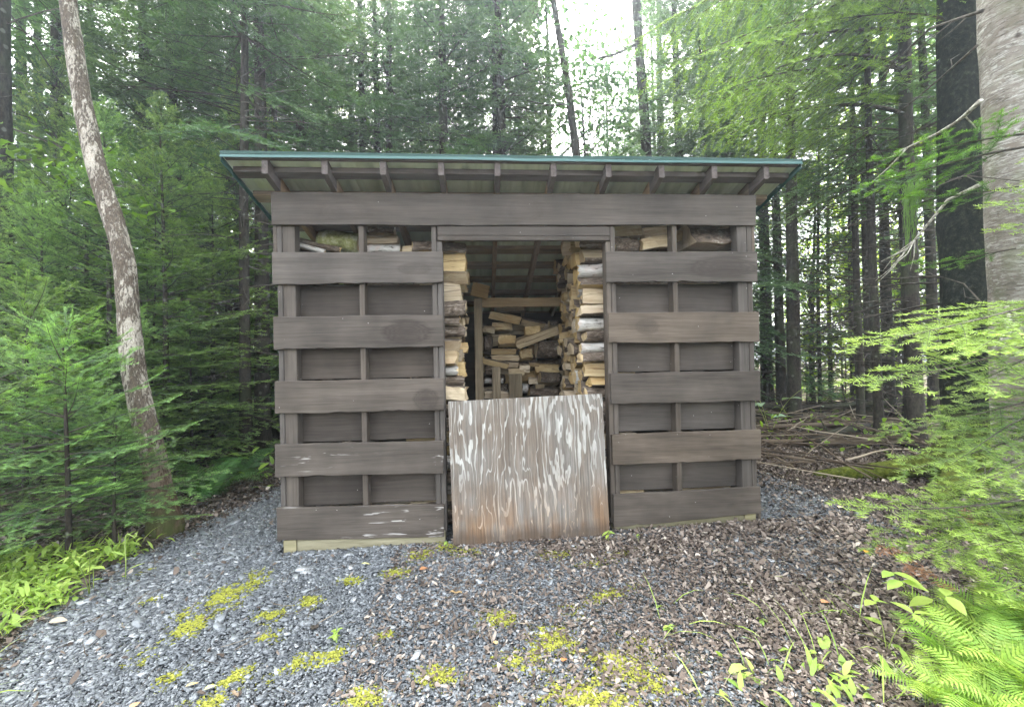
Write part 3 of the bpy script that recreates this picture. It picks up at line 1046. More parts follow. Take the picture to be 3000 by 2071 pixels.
# rows behind the slats, only slivers show
for side, x0 in (('left', 0.42), ('left', 0.86), ('right', 2.98), ('right', 3.38)):
    for z in (0.19, 0.30, 1.96, 2.08, 2.20):
        k = rnd.choice(['slab', 'slab', 'wedge', 'birch'])
        hh = {'wedge': 0.15, 'slab': 0.105, 'birch': 0.13}[k]
        put_log(k, (x0 + rnd.uniform(-0.02, 0.02), 0.27 + rnd.uniform(0, 0.01), z), rnd.uniform(-0.03, 0.03), 0, 0, (0.95, 1.0, 0.115 / hh),
                f'pale log mostly hidden behind the slats {side} of the doorway, a sliver showing', f'logs behind the {side} slats')
HEAP = [(1.64, 1.892, 1.979, 1.817, 1.62, 0.096, 's'), (2.004, 1.821, 2.278, 1.765, 1.67, 0.084, 's'), (1.665, 1.764, 1.888, 1.761, 1.72, 0.098, 's'),
        (1.56, 1.733, 1.688, 1.712, 1.62, 0.077, 's'), (1.732, 1.584, 1.927, 1.581, 1.67, 0.11, 's'), (1.937, 1.55, 2.404, 1.707, 1.60, 0.098, 's'),
        (1.645, 1.475, 1.934, 1.47, 1.62, 0.074, 's'), (1.644, 1.398, 1.956, 1.392, 1.67, 0.067, 's'), (1.547, 1.374, 1.84, 1.302, 1.60, 0.076, 's'),
        (1.732, 1.326, 1.957, 1.315, 1.62, 0.064, 's'), (2.167, 1.499, 2.44, 1.474, 1.67, 0.24, 'r'), (2.162, 1.25, 2.43, 1.236, 1.72, 0.105, 's'),
        (2.19, 1.148, 2.43, 1.136, 1.62, 0.154, 'b'), (2.066, 0.987, 2.44, 0.963, 1.67, 0.123, 'b'), (2.067, 1.127, 2.166, 1.125, 1.60, 0.06, 's'),
        (1.962, 1.27, 2.079, 1.267, 1.62, 0.085, 's'), (2.079, 1.318, 2.197, 1.309, 1.64, 0.071, 's'), (1.98, 1.418, 2.119, 1.428, 1.72, 0.118, 's'),
        (1.56, 1.138, 1.78, 1.133, 1.62, 0.071, 'w'), (1.836, 1.232, 2.011, 1.219, 1.60, 0.078, 's'), (1.743, 1.043, 1.835, 1.04, 1.72, 0.118, 'b'),
        (1.984, 1.044, 2.061, 1.042, 1.62, 0.122, 'w'), (2.04, 1.703, 2.211, 1.7, 1.67, 0.11, 's'), (1.56, 1.57, 1.662, 1.568, 1.72, 0.17, 'b'),
        (1.56, 0.985, 1.828, 0.965, 1.62, 0.09, 's'), (1.72, 1.954, 2.032, 1.964, 1.75, 0.052, 's'), (2.33, 1.78, 2.44, 1.779, 1.72, 0.079, 'b'),
        (1.56, 1.247, 1.73, 1.243, 1.66, 0.115, 'b'), (2.146, 1.063, 2.251, 1.073, 1.60, 0.058, 's')]
HL = ['long pale billet sloping down at the upper left of the heap', 'billet sloping down at the upper right of the heap', 'short billet below the sloping upper left one',
      'small billet against the left crib post, upper heap', 'pale thick billet in the middle of the heap', 'long billet tilted up to the right across the heap',
      'flat billet above two others left of centre', 'flat billet second of three left of centre', 'thin billet slanting from the left crib post',
      'short billet lowest of the flat ones left of centre', 'big round block with dark bark and split underside', 'split face log under the big round block',
      'thick dark-barked log low at the right crib post', 'broad barked log just above the plywood at right', 'small pale chunk beside the thick barked log',
      'small chunk right of the flat billets', 'small chunk left of the split face log', 'brown chunk left of the big round block',
      'white-barked log low behind the stakes', 'billet lying behind the wider stake', 'dark log end between the two stakes', 'pale-barked log right of the wider stake',
      'chunk under the upper right sloping billet', 'dark barked chunk at the left crib post, mid height', 'low billet behind the narrow stake',
      'thin slat-like billet just under the crib beam', 'dark chunk high at the right crib post', 'barked log behind the narrow stake top', 'small pale splinter log low in the heap']
for (x0, z0, x1, z1, y, th, kk), lab in zip(HEAP, HL):
    k = {'s': rnd.choice(['slab', 'slab', 'wedge']), 'b': 'half', 'r': 'round', 'w': 'birch'}[kk]
    base = {'wedge': 0.15, 'slab': 0.10, 'half': 0.09, 'birch': 0.13, 'round': 0.13}[k]
    Ln = math.hypot(x1 - x0, z1 - z0)
    put_log(k, ((x0 + x1) / 2, y, (z0 + z1) / 2), 0, rnd.uniform(-0.2, 0.2), -math.atan2(z1 - z0, x1 - x0), (Ln / 0.43, th / base * 1.1, th / base), lab,
            'firewood heaped at the back of the shed')
for z in np.arange(0.85, 1.85, 0.15):
    for c in range(3):
        put_log(rnd.choice(['slab', 'wedge', 'half']), (1.72 + c * 0.30 + rnd.uniform(-0.05, 0.05), 1.92 + rnd.uniform(-0.04, 0.04), z), rnd.uniform(-0.3, 0.3),
                rnd.uniform(-0.4, 0.4), rnd.uniform(-0.15, 0.15), (0.9, 1.2, 1.15), 'shadowed log deep at the back of the heap behind the front logs', 'logs at the very back of the heap')

# ------------------------------------------------------------------ foliage generators
def norm(a):
    return a / (np.linalg.norm(a, axis=-1, keepdims=True) + 1e-9)


def needles(P0, P1, T0, T1, sp, nl, nw, r, spread=0.85, up=0.16, UP=None):
    """single-triangle needles in two combed rows along twigs; T0/T1 tint along the twig"""
    P0, P1 = np.asarray(P0), np.asarray(P1)
    Ld = np.linalg.norm(P1 - P0, axis=1)
    cnt = np.maximum(2, np.ceil(Ld / sp).astype(int)) * 2
    idx = np.repeat(np.arange(len(P0)), cnt)
    n = len(idx)
    off = np.concatenate([[0], np.cumsum(cnt)[:-1]])
    k = np.arange(n) - off[idx]
    t = ((k // 2) + r.uniform(0, 1, n)) / np.maximum(1, cnt[idx] // 2)
    t = np.clip(t, 0, 1.0)
    side = np.where(k % 2 == 0, 1.0, -1.0)
    A = norm(P1 - P0)[idx]
    U = np.array([[0, 0, 1.0]]) if UP is None else UP[idx]
    S = norm(np.cross(np.broadcast_to(U, A.shape), A))
    U2 = np.cross(A, S)
    base = P0[idx] + (P1 - P0)[idx] * t[:, None]
    d = A * (0.50 + 0.35 * t[:, None] ** 3 + r.uniform(-0.2, 0.2, (n, 1))) + S * (side * spread)[:, None] + U2 * (up + r.uniform(-0.30, 0.42, (n, 1)))
    d = norm(d)
    L = nl * r.uniform(0.75, 1.15, n) * (1 - 0.35 * t ** 4)
    tip = base + d * L[:, None]
    w = norm(A + 0.4 * r.standard_normal((n, 3))) * (nw * 0.5)
    V = np.stack([base - w, base + w, tip], 1).reshape(-1, 3)
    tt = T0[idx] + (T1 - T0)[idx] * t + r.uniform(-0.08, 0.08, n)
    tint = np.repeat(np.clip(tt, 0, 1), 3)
    F = np.arange(3 * n).reshape(-1, 3)
    return V, F, tint


def stems(P0, P1, R0, R1):
    """three-sided twigs"""
    P0, P1 = np.asarray(P0), np.asarray(P1)
    n = len(P0)
    A = norm(P1 - P0)
    ref = np.where(np.abs(A[:, 2:3]) > 0.9, np.array([[1.0, 0, 0]]), np.array([[0, 0, 1.0]]))
    S = norm(np.cross(ref, A))
    U = np.cross(A, S)
    V = []
    for P, R in ((P0, R0), (P1, R1)):
        for a in (0, 2 * PI / 3, 4 * PI / 3):
            V.append(P + (math.cos(a) * S + math.sin(a) * U) * np.asarray(R).reshape(-1, 1))
    V = np.stack(V, 1).reshape(-1, 3)
    b = np.arange(n)[:, None] * 6
    F = np.concatenate([b + np.array([[i, (i + 1) % 3, 3 + (i + 1) % 3]]) for i in range(3)] + [b + np.array([[i, 3 + (i + 1) % 3, 3 + i]]) for i in range(3)])
    return V, F


def branch(L, r, sec, ter, sp, nl, nw, droop=0.12, lift=0.10, wid=0.55, terl=0.12, bare=0.12, hang=0.0):
    """one flat fir bough along +X: arrays (V, F, tint, material)"""
    n = 9
    t = np.linspace(0, 1, n)
    sw = r.uniform(-0.06, 0.06)
    ax = np.stack([L * t, L * sw * np.sin(t * PI * r.uniform(0.7, 1.3)), L * (-droop * t ** 1.6 + lift * t ** 4)], 1)

    def at(u):
        i = min(int(u * (n - 1)), n - 2)
        f = u * (n - 1) - i
        return ax[i] + (ax[i + 1] - ax[i]) * f, norm(ax[i + 1] - ax[i])

    P0, P1, R0, R1, T0, T1 = [], [], [], [], [], []
    bareP = []

    def seg(a, b, r0, r1, t0, t1):
        P0.append(a); P1.append(b); R0.append(r0); R1.append(r1); T0.append(t0); T1.append(t1)

    for i in range(n - 1):
        t0, t1 = t[i], t[i + 1]
        k = len(P0)
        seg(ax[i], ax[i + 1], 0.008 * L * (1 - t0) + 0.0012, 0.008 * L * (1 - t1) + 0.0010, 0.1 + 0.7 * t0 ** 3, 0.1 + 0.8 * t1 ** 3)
        bareP.append(t0 < bare + 0.10)
    u = bare
    sgn = 1
    while u < 0.985:
        p, d = at(u)
        sgn = -sgn
        l2 = (L * (1 - u) ** 0.85 * wid + 0.05 * L ** 0.5) * r.uniform(0.72, 1.12)
        ang = RA(r.uniform(42, 60)) * sgn
        s = np.array([-d[1], d[0], 0])
        dd = norm(d * math.cos(ang) + s * math.sin(ang) + np.array([0, 0, r.uniform(-0.12, 0.06) - hang]))
        m = 3 if l2 > 2.2 * ter else 2
        pts = [p]
        for q in range(1, m + 1):
            f = q / m
            pts.append(p + dd * l2 * f + np.array([0, 0, -droop * 0.5 * l2 * f * f - hang * 0.4 * l2 * f * f]) + d * (0.06 * l2 * f * f))
        r2 = 0.0042 * l2 + 0.0009
        for q in range(m):
            f0, f1 = q / m, (q + 1) / m
            e0, e1 = 0.05 + 0.25 * u + 0.6 * f0 ** 2, 0.05 + 0.25 * u + 0.65 * f1 ** 2
            seg(pts[q], pts[q + 1], r2 * (1 - 0.6 * f0), r2 * (1 - 0.6 * f1), e0, e1)
            bareP.append(False)
        if ter > 0:
            w = ter * 0.8
            sg = 1
            while w < l2 * 0.95:
                f = w / l2
                i = min(int(f * m), m - 1)
                pp = pts[i] + (pts[i + 1] - pts[i]) * (f * m - i)
                sg = -sg
                l3 = min(terl, 0.55 * (l2 - w) + 0.25 * terl) * r.uniform(0.7, 1.15)
                a3 = RA(r.uniform(40, 60)) * sg
                s3 = np.array([-dd[1], dd[0], 0])
                d3 = norm(dd * math.cos(a3) + s3 * math.sin(a3) + np.array([0, 0, r.uniform(-0.15, 0.08) - hang]))
                e = 0.05 + 0.25 * u + 0.35 * f
                seg(pp, pp + d3 * l3, 0.0012, 0.0007, e, min(1.0, e + 0.45))
                bareP.append(False)
                w += ter * r.uniform(0.75, 1.3)
        u += sec / L * r.uniform(0.75, 1.25)
    P0, P1 = np.array(P0), np.array(P1)
    T0, T1 = np.array(T0), np.array(T1)
    keep = ~np.array(bareP)
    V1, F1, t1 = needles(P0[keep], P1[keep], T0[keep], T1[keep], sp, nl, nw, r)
    thick = np.array(R0) > (0.0014 if sp > 0.02 else 0.0)
    V2, F2 = stems(P0[thick], P1[thick], np.array(R0)[thick], np.array(R1)[thick])
    V = np.concatenate([V1, V2])
    F = np.concatenate([F1, F2 + len(V1)])
    tint = np.concatenate([t1, np.zeros(len(V2))])
    mat = np.concatenate([np.zeros(len(F1), int), np.ones(len(F2), int)])
    return V, F, tint, mat


def rotm(az, el, roll):
    ca, sa, ce, se = math.cos(az), math.sin(az), math.cos(el), math.sin(el)
    X = np.array([ca * ce, sa * ce, se])
    Y = np.array([-sa, ca, 0.0])
    Z = np.cross(X, Y)
    c, s = math.cos(roll), math.sin(roll)
    return np.stack([X, Y * c + Z * s, -Y * s + Z * c], 1)


def assemble(parts):
    """parts: list of (template, 3x3, offset, tint shift)"""
    Vs, Fs, Ts, Ms = [], [], [], []
    b = 0
    for (V, F, T, Mt), A, o, dt in parts:
        Vs.append(V @ A.T + o)
        Fs.append(F + b)
        Ts.append(np.clip(T + dt, 0, 1))
        Ms.append(Mt)
        b += len(V)
    return np.concatenate(Vs), np.concatenate(Fs), np.concatenate(Ts), np.concatenate(Ms)


rb = np.random.default_rng(5)
T_NEAR = [branch(L, rb, 0.074, 0.070, 0.0056, 0.028, 0.0050, droop=d, lift=l, wid=0.44, terl=0.12) for L, d, l in
          ((1.15, 0.16, 0.05), (1.0, 0.10, 0.08), (0.8, 0.14, 0.05), (0.6, 0.05, 0.12), (0.42, 0.03, 0.10))]
L_NEAR = [1.15, 1.0, 0.8, 0.6, 0.42]
T_MID = [branch(L, rb, 0.085, 0.075, 0.0105, 0.032, 0.0085, droop=d, lift=l, terl=0.13) for L, d, l in
         ((1.2, 0.16, 0.08), (0.95, 0.10, 0.10), (0.7, 0.08, 0.10), (0.45, 0.02, 0.12), (0.25, 0.0, 0.1))]
L_MID = [1.2, 0.95, 0.7, 0.45, 0.25]
T_FAR = [branch(L, rb, 0.16, 0.15, 0.035, 0.090, 0.0235, droop=d, lift=l, terl=0.24, bare=b) for L, d, l, b in
         ((2.4, 0.22, 0.10, 0.16), (1.9, 0.16, 0.12, 0.12), (1.4, 0.12, 0.10, 0.1), (0.9, 0.05, 0.10, 0.08), (0.5, 0.0, 0.1, 0.08))]
L_FAR = [2.4, 1.9, 1.4, 0.9, 0.5]
T_HEM = [branch(L, rb, 0.085, 0.072, 0.011, 0.026, 0.0062, droop=d, lift=-0.03, wid=0.42, terl=0.15, bare=0.2, hang=0.28) for L, d in
         ((2.6, 0.30), (2.1, 0.26), (1.5, 0.20), (1.0, 0.12))]
L_HEM = [2.6, 2.1, 1.5, 1.0]


def pick(TT, LL, L, r):
    i = int(np.argmin([abs(math.log(L / q)) for q in LL]))
    if r.random() < 0.3:
        i = min(max(i + r.choice([-1, 1]), 0), len(LL) - 1)
    return TT[i], L / LL[i]


def conifer_crown(TT, LL, H, base, Lmax, step, per, r, e_top=50, e_bot=-12, power=0.8, jit=0.25, keep=1.0, leader=True, shade=0.0):
    parts = []
    z = base
    az0 = r.uniform(0, 6.28)
    while z < H - 0.12 * Lmax:
        f = (z - base) / (H - base)
        L0 = Lmax * (1 - f) ** power + 0.10 * Lmax
        for k in range(per):
            if r.random() > keep:
                continue
            az = az0 + 2 * PI * k / per + r.uniform(-0.3, 0.3)
            L = L0 * r.uniform(1 - jit, 1 + jit * 0.6)
            el = RA(e_bot + (e_top - e_bot) * f ** 1.4 + r.uniform(-8, 8))
            tpl, s = pick(TT, LL, L, r)
            A = rotm(az, el, r.uniform(-0.25, 0.25)) * s
            A[:, 1] *= r.choice([-1, 1])
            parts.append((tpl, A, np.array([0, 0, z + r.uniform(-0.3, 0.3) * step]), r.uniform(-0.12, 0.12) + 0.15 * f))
        az0 += 2.4
        z += step * r.uniform(0.8, 1.2) * (1 - 0.35 * f)
    if leader:
        for k in range(3):
            tpl, s = pick(TT, LL, 0.35 * Lmax * (1 - 0.2 * k), r)
            parts.append((tpl, rotm(r.uniform(0, 6.28), RA(80 - 18 * k), 0) * s, np.array([0, 0, H - 0.25 * Lmax]), 0.25))
    return assemble(parts)


def dead_limbs(H0, H1, n, Lr, r, rad, up=(-0.35, 0.25), trunk_r=0.08):
    """bare, forking dead branches between two heights on a trunk: (V, F) triangles"""
    P0, P1, R0, R1 = [], [], [], []
    for _ in range(n):
        z = r.uniform(H0, H1)
        az = r.uniform(0, 6.28)
        L = r.uniform(*Lr)
        d = np.array([math.cos(az), math.sin(az), r.uniform(*up)])
        p = np.array([0, 0, z])
        m = 4
        for i in range(m):
            q = p + d * L / m
            P0.append(p); P1.append(q); R0.append(rad * (1 - i / m) + 0.002); R1.append(rad * (1 - (i + 1) / m) + 0.0015)
            if i > 0:
                for s in (-1, 1):
                    if r.random() < 0.75:
                        e = norm(d + s * np.array([-d[1], d[0], 0]) * r.uniform(0.5, 1.0) + np.array([0, 0, r.uniform(-0.3, 0.1)]))
                        l2 = L * r.uniform(0.12, 0.35)
                        P0.append(p); P1.append(p + e * l2); R0.append(rad * 0.4 + 0.001); R1.append(0.0012)
            p = q
            d = d + np.array([r.uniform(-0.15, 0.15), r.uniform(-0.15, 0.15), r.uniform(-0.15, 0.04)])
    return stems(P0, P1, R0, R1)


def trunk_mesh(name, H, r0, r1, mats, r, sides=10, wob=0.05, sway=0.06, flare=1.5, limbs=None, path=None):
    n = max(10, int(H * 3))
    if path is None:
        t = np.linspace(0, 1, n)
        P = np.stack([sway * np.sin(t * 3 + r.uniform(0, 6)) * t, sway * np.sin(t * 2.3 + r.uniform(0, 6)) * t, H * t - 0.15], 1)
    else:
        P = np.asarray(path, float)
        t = np.linspace(0, 1, len(P))
        n = len(P)
    z = P[:, 2] - P[0, 2]
    Rr = (r0 + (r1 - r0) * t) * (1 + (flare - 1) * np.exp(-np.maximum(z - 0.12, 0) / 0.16))
    V, F = tube(P, Rr, sides, wob, r=r)
    Fl = [f for f in F]
    V = [tuple(v) for v in V]
    mi = [0] * len(Fl)
    sm = [len(f) == 4 for f in Fl]
    if limbs is not None:
        b = len(V)
        V += [tuple(v) for v in limbs[0]]
        Fl += [tuple(int(i) + b for i in f) for f in limbs[1]]
        mi += [1] * len(limbs[1])
        sm += [False] * len(limbs[1])
    return mk_mesh(name, V, Fl, mats, mi, None, sm)


def crown_mesh(name, arr, m0, m1):
    V, F, T, Mt = arr
    return mk_mesh(name, V, F, [m0, m1], Mt, T)


def leaves(centres, per, spread, ll, lw, r, flat=0.35, droop=0.25):
    """broad leaves in loose flat sprays round the centres: two folded quads each"""
    n = len(centres) * per
    c = np.repeat(np.asarray(centres), per, axis=0)
    o = r.standard_normal((n, 3)) * np.array([spread, spread, spread * flat])
    p = c + o
    az = r.uniform(0, 6.28, n)
    el = r.uniform(-0.7, 0.25, n) - droop
    d = np.stack([np.cos(az) * np.cos(el), np.sin(az) * np.cos(el), np.sin(el)], 1)
    s = np.stack([-np.sin(az), np.cos(az), r.uniform(-0.45, 0.45, n)], 1)
    s = norm(s)
    u = np.cross(d, s)
    L = (ll * r.uniform(0.65, 1.2, n))[:, None]
    W = (lw * r.uniform(0.7, 1.2, n))[:, None] * 0.5
    V = np.stack([p, p + d * L * 0.45 + s * W + u * W * 0.35, p + d * L, p + d * L * 0.45 - s * W + u * W * 0.35], 1).reshape(-1, 3)
    b = np.arange(n)[:, None] * 4
    F = np.concatenate([b + np.array([[0, 1, 2]]), b + np.array([[0, 2, 3]])])
    ti = np.clip(np.repeat(r.uniform(0, 1, len(centres)), per) * 0.6 + r.uniform(0, 0.4, n), 0, 1)
    return V, F, np.repeat(ti, 4), np.zeros(len(F), int)


def leafy_tree(H, base, Rc, n_cl, per, ll, lw, r, spread=0.28, trunk_r=0.06, flat=0.3):
    """crown arrays (leaves + limbs) for a broad-leaved tree"""
    cs, P0, P1, R0, R1 = [], [], [], [], []
    for _ in range(n_cl):
        f = r.uniform(0, 1) ** 0.8
        z = base + (H - base) * f
        rad = Rc * math.sin(PI * (0.12 + 0.86 * f)) ** 0.7 * math.sqrt(r.uniform(0.08, 1))
        az = r.uniform(0, 6.28)
        c = np.array([rad * math.cos(az), rad * math.sin(az), z])
        cs.append(c)
        zb = max(base * 0.8, z - rad * 0.7)
        a = np.array([0, 0, zb])
        mid = (a + c) / 2 + np.array([0, 0, 0.12 * rad])
        rr = trunk_r * 0.22 * (1 - 0.5 * f) + 0.003
        P0 += [a, mid]; P1 += [mid, c]; R0 += [rr, rr * 0.6]; R1 += [rr * 0.6, 0.002]
    V1, F1, T1, M1 = leaves(cs, per, spread, ll, lw, r, flat)
    V2, F2 = stems(P0, P1, R0, R1)
    return np.concatenate([V1, V2]), np.concatenate([F1, F2 + len(V1)]), np.concatenate([T1, np.zeros(len(V2))]), np.concatenate([M1, np.ones(len(F2), int)])


rt = np.random.default_rng(21)
# --- shared tree shapes: (trunk mesh, crown mesh)
KIND = {}


def add_kind(key, trunk, crown):
    KIND[key] = (trunk, crown)


for i in range(3):                                            # tall spruces, green to near the ground
    H = [15.0, 13.0, 16.5][i]
    cr = conifer_crown(T_FAR, L_FAR, H, [1.7, 1.3, 2.6][i], [2.1, 2.0, 2.3][i], 0.44, 5, rt, e_top=45, e_bot=-18, keep=0.78)
    add_kind('spruce%d' % i, trunk_mesh('spruce_trunk', H, 0.15, 0.02, [M['b_dark'], M['limb']], rt, 10, 0.06,
                                        limbs=dead_limbs(0.5, 4.5, 45, (0.5, 1.7), rt, 0.010)), crown_mesh('spruce_crown', cr, M['needle_far'], M['limb']))
for i in range(3):                                            # shaded forest poles with dead lower limbs
    H = [13.0, 14.5, 11.0][i]
    cr = conifer_crown(T_FAR, L_FAR, H, [5.2, 6.5, 4.4][i], [1.7, 1.9, 1.5][i], 0.55, 4, rt, e_top=45, e_bot=-20, keep=0.74)
    add_kind('pole%d' % i, trunk_mesh('pole_trunk', H, [0.085, 0.12, 0.06][i], 0.015, [M['b_dark'], M['limb']], rt, 10, 0.05, sway=0.12,
                                      limbs=dead_limbs(0.6, [6.0, 7.0, 5.0][i], [75, 60, 60][i], (0.5, 1.9), rt, 0.0085)), crown_mesh('pole_crown', cr, M['needle_far'], M['limb']))
for i in range(3):                                            # young firs
    H = [3.6, 2.7, 4.6][i]
    cr = conifer_crown(T_MID, L_MID, H, [0.25, 0.2, 0.5][i], [1.05, 0.95, 1.25][i], 0.24, 5, rt, e_top=48, e_bot=2, keep=0.92, power=0.75)
    add_kind('fir%d' % i, trunk_mesh('fir_trunk', H, [0.035, 0.028, 0.045][i], 0.006, [M['b_dark'], M['limb']], rt, 7, 0.04, sway=0.03, flare=1.3),
             crown_mesh('fir_crown', cr, M['needle'], M['limb']))
for i in range(2):                                            # sapling firs close to the camera, every needle
    H = [1.75, 1.5][i]
    cr = conifer_crown(T_NEAR, L_NEAR, H, 0.27, [0.86, 0.8][i], 0.19, 5, rt, e_top=48, e_bot=5, keep=0.85, power=0.6)
    add_kind('sapling%d' % i, trunk_mesh('sapling_trunk', H, 0.022, 0.005, [M['b_dark'], M['limb']], rt, 7, 0.04, sway=0.02, flare=1.2),
             crown_mesh('sapling_crown', cr, M['needle'], M['limb']))
for i in range(2):                                            # tall broad-leaved trees, lit from behind
    H = [11.0, 9.0][i]
    cr = leafy_tree(H, [2.2, 0.9][i], [2.6, 2.4][i], 130, 34, 0.13, 0.095, rt, spread=0.30, trunk_r=0.12)
    add_kind('maple%d' % i, trunk_mesh('maple_trunk', H, 0.11, 0.02, [M['b_dark'], M['limb']], rt, 9, 0.05, sway=0.25), crown_mesh('maple_crown', cr, M['leaf_far'], M['limb']))
for i in range(2):                                            # understory broad-leaved saplings
    H = [3.2, 1.5][i]
    cr = leafy_tree(H, [0.7, 0.25][i], [1.1, 0.6][i], [34, 26][i], 14, [0.095, 0.085][i], [0.07, 0.06][i], rt, spread=[0.16, 0.10][i], trunk_r=0.02, flat=0.2)
    add_kind('bush%d' % i, trunk_mesh('sapling_stem', H * 0.95, 0.014, 0.004, [M['b_dark'], M['limb']], rt, 6, 0.03, sway=0.1, flare=1.1), crown_mesh('bush_crown', cr, M['leaf'], M['limb']))


def plant_tree(kind, px, depth, name, label, cat='tree', scale=1.0, rz=None, group=None, xy=None, crown=True, mats=None):
    x, y = xy if xy else heading(px, depth)
    t, c = KIND[kind]
    root = empty(name, (x, y, float(gz(x, y))), rnd.uniform(0, 6.28) if rz is None else rz, scale)
    tag(root, label, cat, group)
    link('trunk', t, root)
    if crown:
        link('crown', c, root)
    return root

# ------------------------------------------------------------------ ground
def side_line(y):
    """left rim of the gravel pad"""
    return np.interp(y, [-3.5, -1.3, -0.7, 0.05, 0.5, 1.5, 3.0], [-0.3, -0.60, -0.92, -1.02, -0.90, -0.72, -0.55])


def litter_amount(x, y):
    """0 on clean gravel .. 1 on forest floor"""
    left = np.clip((side_line(y) - x) / 0.25 + 0.5, 0, 1)
    right = np.clip((x - 3.0 - 0.5 * np.sin(y * 2.0 + 0.5)) / 1.6, 0, 1) * (0.78 + 0.22 * np.clip((y - 0.4) / 0.8, 0, 1))
    corner = np.clip((x - 2.1 + (y + 1.2) * 0.5) / 1.1, 0, 1) * np.clip((-0.3 - y) / 0.8, 0, 1)
    band = np.clip(1 - np.abs(y + 0.22 + 0.1 * np.sin(x * 3)) / 0.3, 0, 1) * np.clip((x - 1.5) / 0.8, 0, 1) * 0.75
    back = np.clip((y - 1.9) / 0.8, 0, 1)
    patch = 0.42 + 0.5 * np.sin(x * 3.1 + y * 2.2) * np.sin(y * 4.3 - x * 1.2)
    pt = np.clip(patch, 0, 1) * np.clip((x - 1.2) / 1.5, 0, 1) * 0.6
    gravel_patch = np.clip(1 - np.hypot((x - 3.75) / 0.75, (y + 0.55) / 0.45), 0, 1)
    r = np.maximum.reduce([left, right * (1 - 0.8 * gravel_patch), corner * (1 - 0.8 * gravel_patch), band, back, pt])
    return np.clip(r, 0, 1)


def grid_axis(fine0, fine1, step, lo, hi):
    a = list(np.arange(fine0, fine1 + 1e-6, step))
    s = step
    while a[-1] < hi:
        s *= 1.22
        a.append(a[-1] + s)
    s = step
    while a[0] > lo:
        s *= 1.22
        a.insert(0, a[0] - s)
    return np.array(a)


gx = grid_axis(-2.6, 6.2, 0.045, -36, 40)
gy = grid_axis(-2.4, 4.4, 0.045, -22, 42)
X, Y = np.meshgrid(gx, gy)
Z = gz(X, Y)
inner = np.clip(1 - np.maximum(np.maximum(-2.6 - X, X - 6.2), np.maximum(-2.4 - Y, Y - 4.4)) / 1.0, 0, 1)
bump = 0.008 * np.sin(X * 5.1 + 1.7 * np.sin(Y * 3)) * np.sin(Y * 4.3 + X) + 0.003 * rng.standard_normal(X.shape)
Z = Z - 0.012 + bump * inner * (0.4 + 1.0 * litter_amount(X, Y))
V = np.stack([X.ravel(), Y.ravel(), Z.ravel()], 1)
nxg, nyg = len(gx), len(gy)
I = np.arange(nxg * nyg).reshape(nyg, nxg)
F = np.stack([I[:-1, :-1].ravel(), I[:-1, 1:].ravel(), I[1:, 1:].ravel(), I[1:, :-1].ravel()], 1)
tl_ = litter_amount(X.ravel(), Y.ravel())
go = link('ground', mk_mesh('ground', V, F, [M['ground']], None, tl_, True))
tag(go, 'slate gravel pad passing into brown leaf-covered forest floor', 'ground', kind='structure')


def scatter_slabs(n, xr, yr, size, thick, mat, name, label, cat, dens, tintf, seed, tilt=0.28, elong=1.6, lift=0.0, curl=False):
    """many little irregular flat flakes lying on the ground, one object"""
    r = np.random.default_rng(seed)
    # denser towards the camera, where single flakes can be seen
    x = r.uniform(*xr, n)
    y = r.uniform(*yr, n)
    d = np.hypot(x - CAM[0], y - CAM[1])
    keep = r.uniform(0, 1, n) < dens(x, y) * np.clip(2.6 / d, 0.25, 1.0)
    x, y, d = x[keep], y[keep], d[keep]
    n = len(x)
    s = size[0] * np.exp(np.clip(r.normal(0, size[1], n), -1, 1.0)) * np.clip(d / 2.6, 0.9, 1.4)
    az = r.uniform(0, 6.28, n)
    z = gz(x, y) + lift + r.uniform(-0.004, 0.006, n)
    k = 6 if curl else 4
    tx, ty = r.normal(0, tilt, n), r.normal(0, tilt, n)
    ang = np.linspace(0, 2 * PI, k, endpoint=False)[None, :] + r.uniform(-0.3, 0.3, (n, k))
    rad = r.uniform(0.55, 1.0, (n, k)) * s[:, None] * 0.5
    px_, py_ = rad * np.cos(ang) * elong, rad * np.sin(ang)
    c, sn = np.cos(az)[:, None], np.sin(az)[:, None]
    wx, wy = px_ * c - py_ * sn, px_ * sn + py_ * c
    hz = wx * tx[:, None] + wy * ty[:, None]
    if curl:
        hz = hz + (py_ ** 2) / (s[:, None] * 0.5) * r.uniform(0.2, 1.1, (n, 1)) + r.normal(0, 0.06, (n, k)) * s[:, None]
        hz = hz - hz.min(1, keepdims=True) * 0.7
    top = np.stack([x[:, None] + wx, y[:, None] + wy, z[:, None] + hz + thick * s[:, None]], 2)
    ti = np.clip(tintf(r, n, x, y), 0, 1)
    if curl:
        V = top.reshape(-1, 3)
        b = np.arange(n)[:, None] * k
        F = np.concatenate([b + np.array([[0, 1, 2, 5]]), b + np.array([[5, 2, 3, 4]])])
        me = mk_mesh(name, V, F, [mat], None, np.repeat(ti, k))
    else:
        bot = top - np.array([0, 0, 1.0]) * (thick * s * 2)[:, None, None]
        V = np.concatenate([top, bot], 1).reshape(-1, 3)
        b = np.arange(n)[:, None] * (2 * k)
        Fs = [tuple(range(k))]
        tris = [b + np.array([[0, 1, 2]]), b + np.array([[0, 2, 3]])]
        for i in range(k):
            j = (i + 1) % k
            tris += [b + np.array([[i, k + i, k + j]]), b + np.array([[i, k + j, j]])]
        me = mk_mesh(name, V, np.concatenate(tris), [mat], None, np.repeat(ti, 2 * k))
    return tag(link(name, me), label, cat, kind='stuff')


